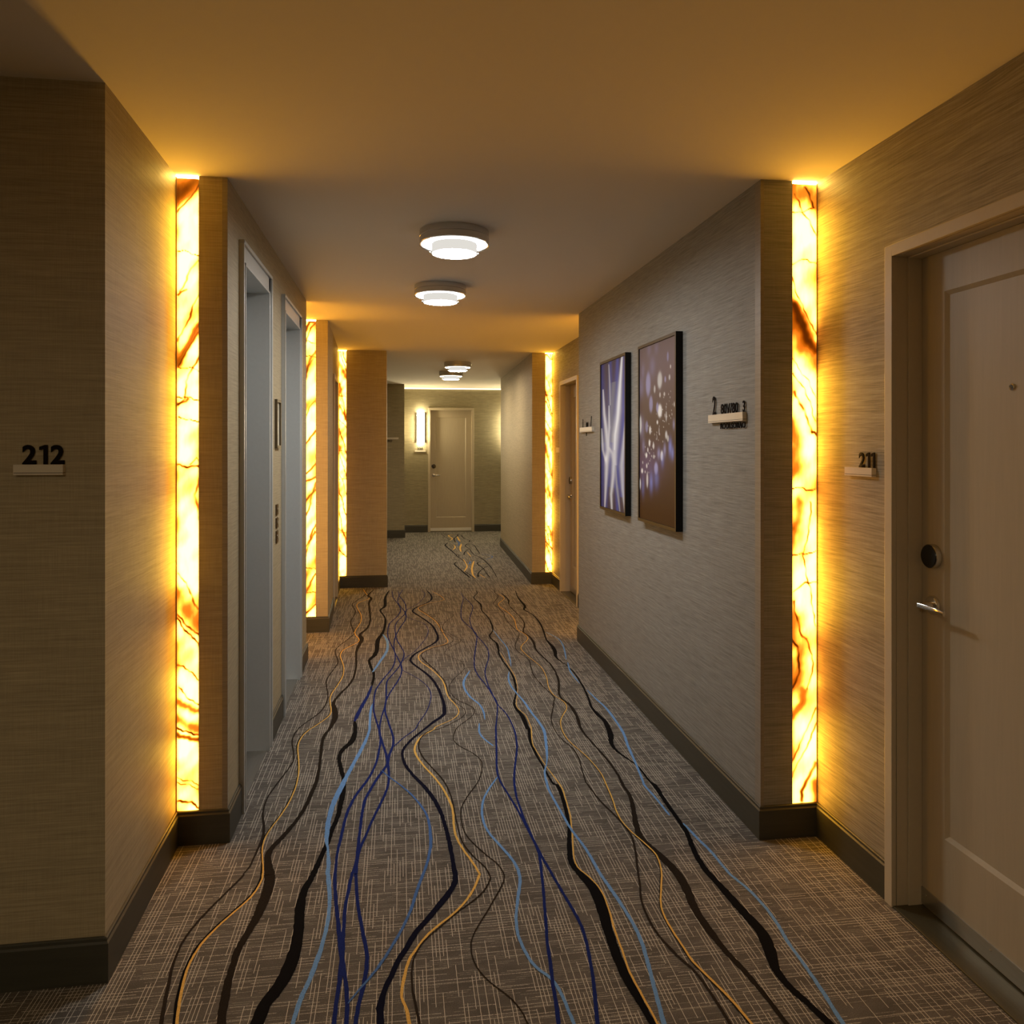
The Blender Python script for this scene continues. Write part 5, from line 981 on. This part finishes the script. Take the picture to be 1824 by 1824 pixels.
ceiling_lamp('third drum ceiling lamp, right one of the distant pair', 0.691, 9.357, 2, 'lamp_warm')
ceiling_lamp('smallest drum ceiling lamp, nearest the end door', 0.689, 10.56, 3, 'lamp_warm')

ceiling_lamp('unseen drum ceiling lamp added behind the camera to light the 212 wall', -1.05, -0.75, 4, 'lamp_rear_fill')  # out of view, added and placed to brighten the 212 wall

# ------------------------------------------------------------------ wall sconces by the end door
def sconce(label, x):
    t = thing('wall_sconce', label, 'wall lamp', (x, YE, 1.56), 0.0, group='half-round sconces on the end wall')
    MB().box(-0.055, 0.055, -0.012, 0.0, 0.02, 0.48, M['nickel']).build('back_plate', t, bevel=0.002)
    n = 16; v = []; f = []
    for z in (0.0, 0.505):
        for i in range(n + 1):
            a = PI + PI * i / n
            v.append((0.064 * math.cos(a), -0.012 + 0.075 * math.sin(a), z))
    for i in range(n): f.append((i, i + 1, n + 2 + i, n + 1 + i))
    f += [tuple(range(n + 1)), tuple(range(n + 1, 2 * n + 2))]
    MB().add(v, f, M['sconce_glow']).build('glass_shade', t)
    for s in (-1, 1):
        MB().box(s * 0.064, s * 0.071, -0.03, -0.002, -0.006, 0.51, M['nickel']).build('side_strip', t)
    return t
sconce('glowing half-round sconce left of the end door', 0.357)
sconce('sconce in the bay right of the end door', 1.88)

# ------------------------------------------------------------------ signs
def sign_bar(t, w, h=0.030, d=0.017):
    mb = MB()
    mb.box(0, w, -d, 0.0, 0.0065, h, M['sign_bar'])
    mb.box(0, w, -d, 0.0, 0.0, 0.0050, M['sign_bar'])
    mb.box(0.001, w - 0.001, -d + 0.002, 0.0, 0.0045, 0.0075, M['rubber'])
    return mb.build('sign_bar', t)
def standoff(t, w):
    MB().box(0.01, w - 0.01, -0.001, 0.004, 0.002, 0.028, M['rubber']).build('mount', t)

t = thing('room_sign', 'room sign 212 on the dark wall face', 'sign', (-1.041, 2.30, 1.409))
sign_bar(t, 0.126, 0.0285)
number('212', 0.0535, t, (0.018, -0.004, 0.0290))
t = thing('room_sign', 'room sign 211 beside the near door frame', 'sign', (XR, 2.566, 1.3845), -PI / 2)
sign_bar(t, 0.160, 0.0295)
number('211', 0.0520, t, (0.070, -0.004, 0.0300))
t = thing('direction_sign', 'direction sign on the grey wall before the prints', 'sign', (1.355, 3.244, 1.589), -PI / 2)
sign_bar(t, 0.345, 0.0345)
lettering('room_number', '2', 0.080, 0.006, M['digit'], t, (0.022, -0.004, 0.035), 0.012, 0.62)
lettering('lettering', '80V/80', 0.042, 0.004, M['digit'], t, (0.110, -0.004, 0.035), 0.014, 1.02)
lettering('lettering', '3', 0.045, 0.004, M['digit'], t, (0.322, -0.004, 0.035), 0.014, 0.8)
lettering('lettering', 'ROOLSORAO', 0.024, 0.004, M['digit'], t, (0.105, -0.004, -0.028), 0.014, 1.22)
t = thing('direction_sign', 'direction sign on the grey wall beyond the prints', 'sign', (1.355, 5.700, 1.592), -PI / 2)
sign_bar(t, 0.375, 0.0345)
lettering('room_number', 'I', 0.062, 0.004, M['digit'], t, (0.050, -0.004, 0.035), 0.012, 0.8)
lettering('lettering', '101', 0.036, 0.004, M['digit'], t, (0.160, -0.004, 0.035), 0.014)
lettering('lettering', '/', 0.075, 0.004, M['digit'], t, (0.290, -0.004, 0.035), 0.014)
lettering('lettering', 'II', 0.024, 0.004, M['digit'], t, (0.160, -0.004, -0.028), 0.014)
t = thing('room_sign', 'blank gold sign bar before the far right door', 'sign', (XF, 7.985, 1.420), -PI / 2)
sign_bar(t, 0.150, 0.055)
t = thing('room_sign', 'room sign 220 under the sconce by the end door', 'sign', (0.258, YE, 1.390))
sign_bar(t, 0.185, 0.030)
lettering('room_number', '220', 0.046, 0.006, M['digit'], t, (0.040, -0.004, 0.0305), 0.018, 1.05)
t = thing('direction_sign', 'small sign on the wall stub left of the end wall', 'sign', (-0.30, 12.75, 1.600))
sign_bar(t, 0.28, 0.030)
lettering('lettering', 'OCERO', 0.034, 0.004, M['digit'], t, (0.020, -0.004, -0.042), 0.016)

# ------------------------------------------------------------------ framed prints
def bokeh(u, v):
    """brown ground with soft lavender and white discs of light"""
    top = np.array([0.150, 0.108, 0.090]); bot = np.array([0.060, 0.027, 0.011])
    k = np.clip((v - 0.1) / 0.85, 0, 1)[..., None]
    img = top * (1 - k) + bot * k
    img = img + np.exp(-((v - 0.12) / 0.18) ** 2)[..., None] * np.array([0.035, 0.03, 0.06])
    img = img + (np.exp(-((u - 0.25) / 0.4) ** 2) * np.exp(-((v - 0.70 + 0.05 * u) / 0.10) ** 2))[..., None] * np.array([0.05, 0.04, 0.13])
    lav = np.array([0.30, 0.30, 0.52]); wht = np.array([0.85, 0.86, 0.88]); blu = np.array([0.20, 0.24, 0.62])
    B = [(120, 390, 18, 70, lav, .35, 1), (205, 350, 26, 90, lav, .38, 1), (168, 500, 20, 95, lav * 1.3, .72, 0), (105, 530, 26, 90, lav, .4, 1), (175, 210, 22, 60, lav, .3, 1), (240, 200, 20, 60, lav, .25, 1),
         (268, 470, 18, 68, wht * .75, .85, 0), (225, 545, 7, 30, wht * .7, .8, 0), (193, 670, 15, 65, lav * 1.2, .7, 0), (268, 730, 17, 52, wht, .97, 0), (248, 700, 10, 40, lav * 1.2, .7, 0),
         (110, 870, 26, 100, lav, .5, 1), (96, 840, 12, 70, wht * .8, .85, 0), (155, 860, 12, 45, lav * 1.2, .6, 0), (185, 890, 8, 32, wht, .85, 0), (125, 1020, 15, 60, lav, .55, 1),
         (180, 998, 7, 28, wht, .95, 0), (215, 1025, 7, 24, wht * .9, .85, 0), (152, 1100, 8, 20, wht, .95, 0), (112, 1230, 9, 20, wht, .95, 0), (165, 1055, 5, 18, wht, .8, 0), (248, 825, 6, 16, wht, .9, 0),
         (332, 275, 7, 38, lav * 1.2, .6, 0), (353, 360, 4, 15, wht * .9, .8, 0), (391, 352, 4, 15, wht * .9, .7, 0), (312, 465, 6, 24, lav * 1.5, .6, 0), (345, 450, 6, 22, wht * .8, .7, 0), (270, 595, 6, 20, wht * .8, .7, 0),
         (384, 680, 6, 20, wht, .85, 0), (305, 590, 6, 16, wht * .8, .7, 0), (380, 850, 11, 45, lav * 1.4, .6, 1), (320, 935, 8, 32, wht * .8, .85, 0), (333, 965, 7, 26, wht * .7, .8, 0), (350, 1040, 14, 80, blu * 1.5, .7, 1),
         (368, 1090, 12, 60, blu * 1.5, .6, 1), (285, 1110, 10, 40, wht, .95, 0), (260, 1090, 14, 50, lav * 1.5, .6, 1), (308, 1060, 11, 60, lav * 1.4, .65, 1), (290, 1140, 14, 70, blu * 1.2, .6, 1), (237, 1215, 15, 50, lav * 1.7, .7, 0),
         (195, 1330, 17, 90, blu * 1.2, .75, 1), (240, 1300, 22, 90, blu, .6, 1), (160, 1310, 8, 60, wht * .9, .8, 0), (94, 1340, 6, 42, wht, .85, 0), (120, 1360, 16, 90, blu, .5, 1), (155, 1190, 6, 18, wht, .8, 0),
         (140, 1240, 4, 10, wht, .7, 0), (118, 1160, 4, 12, wht, .6, 0), (218, 1115, 8, 16, wht * .9, .6, 0), (320, 780, 5, 40, wht * .8, .7, 0), (262, 900, 4, 30, wht * .6, .7, 0), (245, 955, 3, 20, wht * .6, .6, 0)]
    rnd = random.Random(4)
    for i in range(60):
        s = rnd.random()
        B.append((150 + 210 * s + rnd.gauss(0, 22), 1180 - 560 * s + rnd.gauss(0, 60), rnd.uniform(1.5, 3.2), rnd.uniform(4, 9), wht * .8, rnd.uniform(.4, .9), 0))
    for x, y, rx, ry, c, al, soft in B:
        cu = (x - 88) / 305.0
        y_top = 205 - 110 * cu; y_bot = 1625 + 100 * cu
        cv = (y - y_top) / (y_bot - y_top)
        d = np.sqrt(((u - cu) / (rx / 305.0)) ** 2 + ((v - cv) / (ry / (y_bot - y_top))) ** 2)
        m_ = al * (np.exp(-(d / 0.85) ** 2) if soft else 1 / (1 + np.exp((d - 1) * 9)))
        img = img * (1 - m_[..., None]) + c * m_[..., None]
    return img

def flames(u, v):
    """violet-brown ground with blue veils and pale branching streaks"""
    img = np.zeros(u.shape + (3,)) + np.array([0.070, 0.052, 0.075])
    blue = np.array([0.055, 0.075, 0.34]); pale = np.array([0.66, 0.72, 0.84])
    def veil(pts, w0, w1, c, al):
        ys = [q[1] for q in pts]; xs = [q[0] for q in pts]
        cx = np.interp(v, ys, xs)
        wd = np.interp(v, [ys[0], (ys[0] + ys[-1]) / 2, ys[-1]], [w0, w1, w0])
        a = al * np.exp(-((u - cx) / wd) ** 2) * (v > ys[0]) * (v < ys[-1])
        return a[..., None]
    for pts, w0, w1, c, al in [
        ([(0.05, 0.0), (0.1, 0.5), (0.05, 1.0)], .10, .18, blue * .8, .7), ([(0.40, 0.0), (0.42, 0.4), (0.3, 0.7), (0.2, 1.0)], .07, .16, blue, .8), ([(0.70, 0.0), (0.62, 0.5), (0.7, 1.0)], .06, .22, blue * 1.3, .75),
        ([(1.0, 0.0), (0.95, 0.5), (0.9, 0.9)], .10, .14, blue * 1.5, .8), ([(0.2, 0.55), (0.5, 0.68), (0.6, 0.85)], .40, .45, blue * 1.1, .7), ([(0.55, 0.15), (0.45, 0.35), (0.5, 0.55)], .10, .14, pale * .35, .7),
        ([(0.88, -0.01), (0.80, 0.16), (0.73, 0.35), (0.62, 0.5), (0.58, 0.62), (0.52, 0.78), (0.44, 0.9), (0.47, 1.01)], .035, .13, pale, .95),
        ([(0.87, -0.01), (0.79, 0.2), (0.7, 0.4), (0.60, 0.5), (0.58, 0.6)], .022, .05, pale * 1.3, .9),
        ([(0.09, 0.18), (0.14, 0.35), (0.24, 0.48), (0.31, 0.6), (0.25, 0.7), (0.21, 0.85), (0.16, 1.01)], .025, .11, pale, .92), ([(0.34, 0.02), (0.38, 0.15), (0.40, 0.3)], .02, .03, pale * .7, .8),
        ([(0.35, 0.3), (0.36, 0.45), (0.31, 0.6)], .02, .05, pale, .85), ([(1.0, 0.42), (0.92, 0.58), (0.86, 0.7), (0.9, 0.85), (1.0, 1.0)], .03, .09, pale * .9, .85), ([(0.02, 0.45), (0.08, 0.6), (0.2, 0.68)], .03, .06, pale * .9, .85),
        ([(0.62, 0.70), (0.66, 0.82), (0.80, 1.01)], .02, .05, pale * .6, .8), ([(0.31, 0.58), (0.52, 0.63), (0.62, 0.7)], .05, .10, pale, .7)]:
        a_ = veil(pts, w0, w1, c, al)
        img = img * (1 - a_) + c * a_
    for cx, cy, r in ((0.22, 0.665, .05),):
        d = np.hypot((u - cx), (v - cy) * 1.6) / r
        a_ = np.exp(-d ** 2)[..., None]
        img = img * (1 - a_) + pale * 1.3 * a_
    return np.clip(img, 0, 1)

def framed_print(label, y_far, w, zb, h, fn, group):
    t = thing('framed_print', label, 'picture', (1.355, y_far, zb), -PI / 2, group=group)
    d, lip, rw = 0.036, 0.004, 0.016
    mb = MB()
    fm, fs = M['frame_front'], M['frame_side']
    for (xa, xb, za, zb_) in ((0, w, 0, rw), (0, w, h - rw, h), (0, rw, rw, h - rw), (w - rw, w, rw, h - rw)):
        mb.box(xa, xb, -d, 0.0, za, zb_, fs)
    f = mb.build('frame', t)
    me = f.data
    me.materials.append(fm)
    for p in me.polygons:
        if p.normal.y < -0.9 and abs(p.center.y + d) < 1e-4: p.material_index = 1
    nu, nv = 130, 200
    u, v = np.meshgrid(np.linspace(0, 1, nu), np.linspace(0, 1, nv))
    img = np.clip(fn(u, v), 0, 1)
    xs = np.linspace(rw * 0.9, w - rw * 0.9, nu); zs = np.linspace(h - rw * 0.9, rw * 0.9, nv)
    verts = [(float(a), -d + 0.006, float(b)) for b in zs for a in xs]
    faces = [(j * nu + i, (j + 1) * nu + i, (j + 1) * nu + i + 1, j * nu + i + 1) for j in range(nv - 1) for i in range(nu - 1)]
    me = bpy.data.meshes.new('print_sheet')
    me.from_pydata(verts, [], faces); me.materials.append(M['print'])
    at = me.attributes.new('ink', 'FLOAT_COLOR', 'POINT')
    col = np.ones((nu * nv, 4)); col[:, :3] = img.reshape(-1, 3)
    at.data.foreach_set('color', col.ravel())
    o = bpy.data.objects.new('print_sheet', me); COL.objects.link(o); o.parent = t
    return t
framed_print('framed print of drifting light specks on brown', 4.199, 0.604, 1.074, 0.970, bokeh, 'tall framed prints on the grey wall')
framed_print('framed print of blue and white streaks', 5.035, 0.590, 1.074, 0.970, flames, 'tall framed prints on the grey wall')
